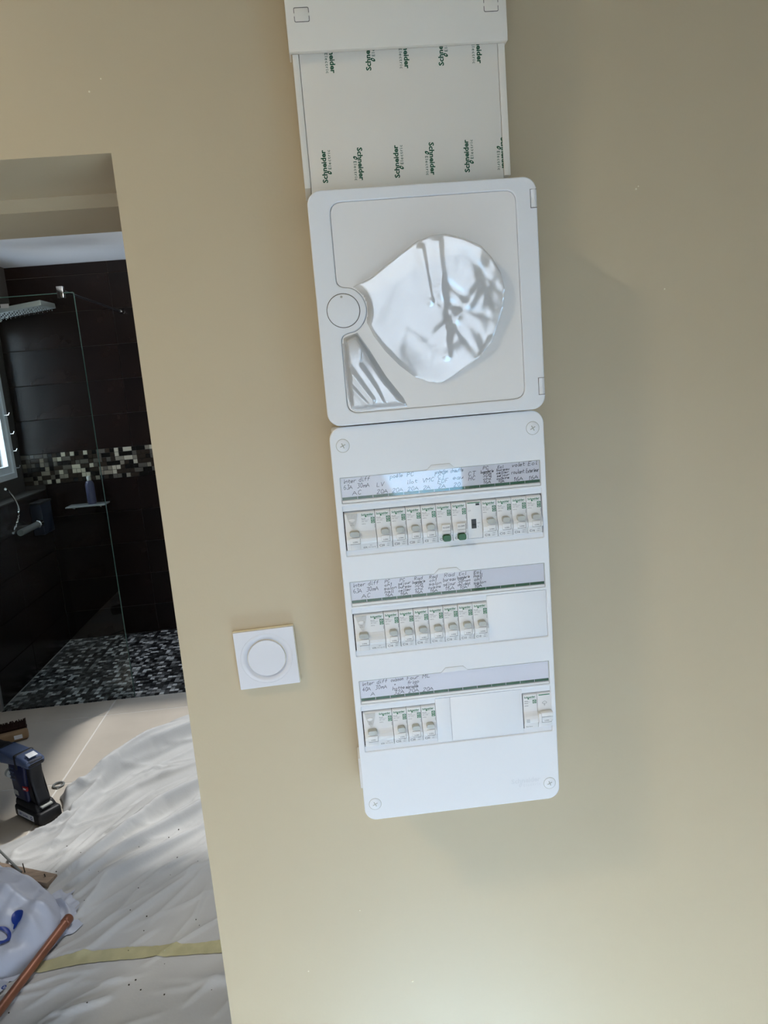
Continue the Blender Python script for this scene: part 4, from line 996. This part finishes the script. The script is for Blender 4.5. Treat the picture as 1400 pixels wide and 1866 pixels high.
for i in range(na):
    i2 = (i+1) % na
    for j in range(nr-1): fs.append((i*nr+j, i2*nr+j, i2*nr+j+1, i*nr+j+1))
    fs.append((na*nr, i2*nr, i*nr))
bagt = thing('plastic_bag', 'crumpled white plastic bag with blue print at the lower left corner', 'plastic bag', (BC[0], BC[1], 0))
va = np.array(vs); va[:, 2] = np.maximum(va[:, 2], cloth_h(va[:, 0], va[:, 1])+.003)
lb(bagt, 'bag_body', MB().add(va.tolist(), fs), M['bag'], 70)
# translucent flaps of the bag lying under the pipe
def sheet(name, corners, amp, m, nn=26, zb=.014):
    b = MB(); c = [Vector((*p, 0)) for p in corners]
    for i in range(nn+1):
        for j in range(nn+1):
            u, v = i/nn, j/nn; p = c[0]*(1-u)*(1-v)+c[1]*u*(1-v)+c[2]*u*v+c[3]*(1-u)*v
            e_ = min(u, v, 1-u, 1-v)*4
            z = hs_(p.x, p.y)+zb*min(1, e_+.25)+amp*(math.sin(9*u+4*v)*math.sin(7*v-3*u)+.5*math.sin(19*u-13*v))*min(1, e_)
            b.v.append((p.x+.01*math.sin(11*v+name.count('a')), p.y+.01*math.sin(13*u), max(z, hs_(p.x, p.y)+.002)))
    for i in range(nn):
        for j in range(nn): k = i*(nn+1)+j; b.f.append((k, k+1, k+nn+2, k+nn+1)); b.m.append(0)
    return lb(bagt, name, b, m, 80)
sheet('bag_flap', [(-1.12, 1.30), (-1.00, 1.32), (-.915, 1.15), (-1.02, 1.02)], .012, M['bag'])
sheet('bag_corner', [(-1.35, .86), (-1.16, .98), (-1.02, 1.0), (-1.09, .78)], .014, M['bag'])
def on_bag(name, shapes):
    b = MB()
    for P_, f in shapes: b.add([(x, y, max(bag_h(x, y), .01)+.006) for x, y in P_], f)
    return lb(bagt, name, b, M['bag_blue'], 0)
def disc(cx, cy, rx, ry, a, r_in=0.0, n=28, rings=5):
    P_, f = [], []
    for k in range(rings+1):
        s = r_in+(1-r_in)*k/rings
        for i in range(n):
            t = 2*math.pi*i/n; x, y = s*rx*math.cos(t), s*ry*math.sin(t)
            P_.append((cx+x*math.cos(a)-y*math.sin(a), cy+x*math.sin(a)+y*math.cos(a)))
    for k in range(rings):
        for i in range(n): f.append((k*n+i, (k+1)*n+i, (k+1)*n+(i+1) % n, k*n+(i+1) % n))
    return P_, f
on_bag('bag_print', [disc(-1.080, 1.112, .017, .022, .3), disc(-1.077, 1.092, .006, .014, -.25), disc(-1.106, 1.052, .026, .036, .2, .62)])
b = MB(); p, f = text('e', .032, .01); b.add([(-1.05+x, .895+z, .040) for x, z in p], f); lb(bagt, 'small_print', b, M['bag_blue'], 0)
# copper pipe
pp = thing('copper_pipe', 'long reddish copper pipe lying across the edge of the white bag', 'pipe', (-1.0, 1.0, .03))
p0, p1 = Vector((-1.12, .40, .030)), Vector((-.955, 1.145, .036)); dirp = (p1-p0).normalized()
pl = [p0+(p1-p0)*k/8 for k in range(9)]
lb(pp, 'pipe_tube', MB().tube(pl, .0132, 20), M['pipe'])
lb(pp, 'pipe_collar', MB().tube([p1-dirp*.012, p1-dirp*.010, p1+dirp*.012, p1+dirp*.016], [.0134, .0155, .0155, .0128], 20), M['pipe'])
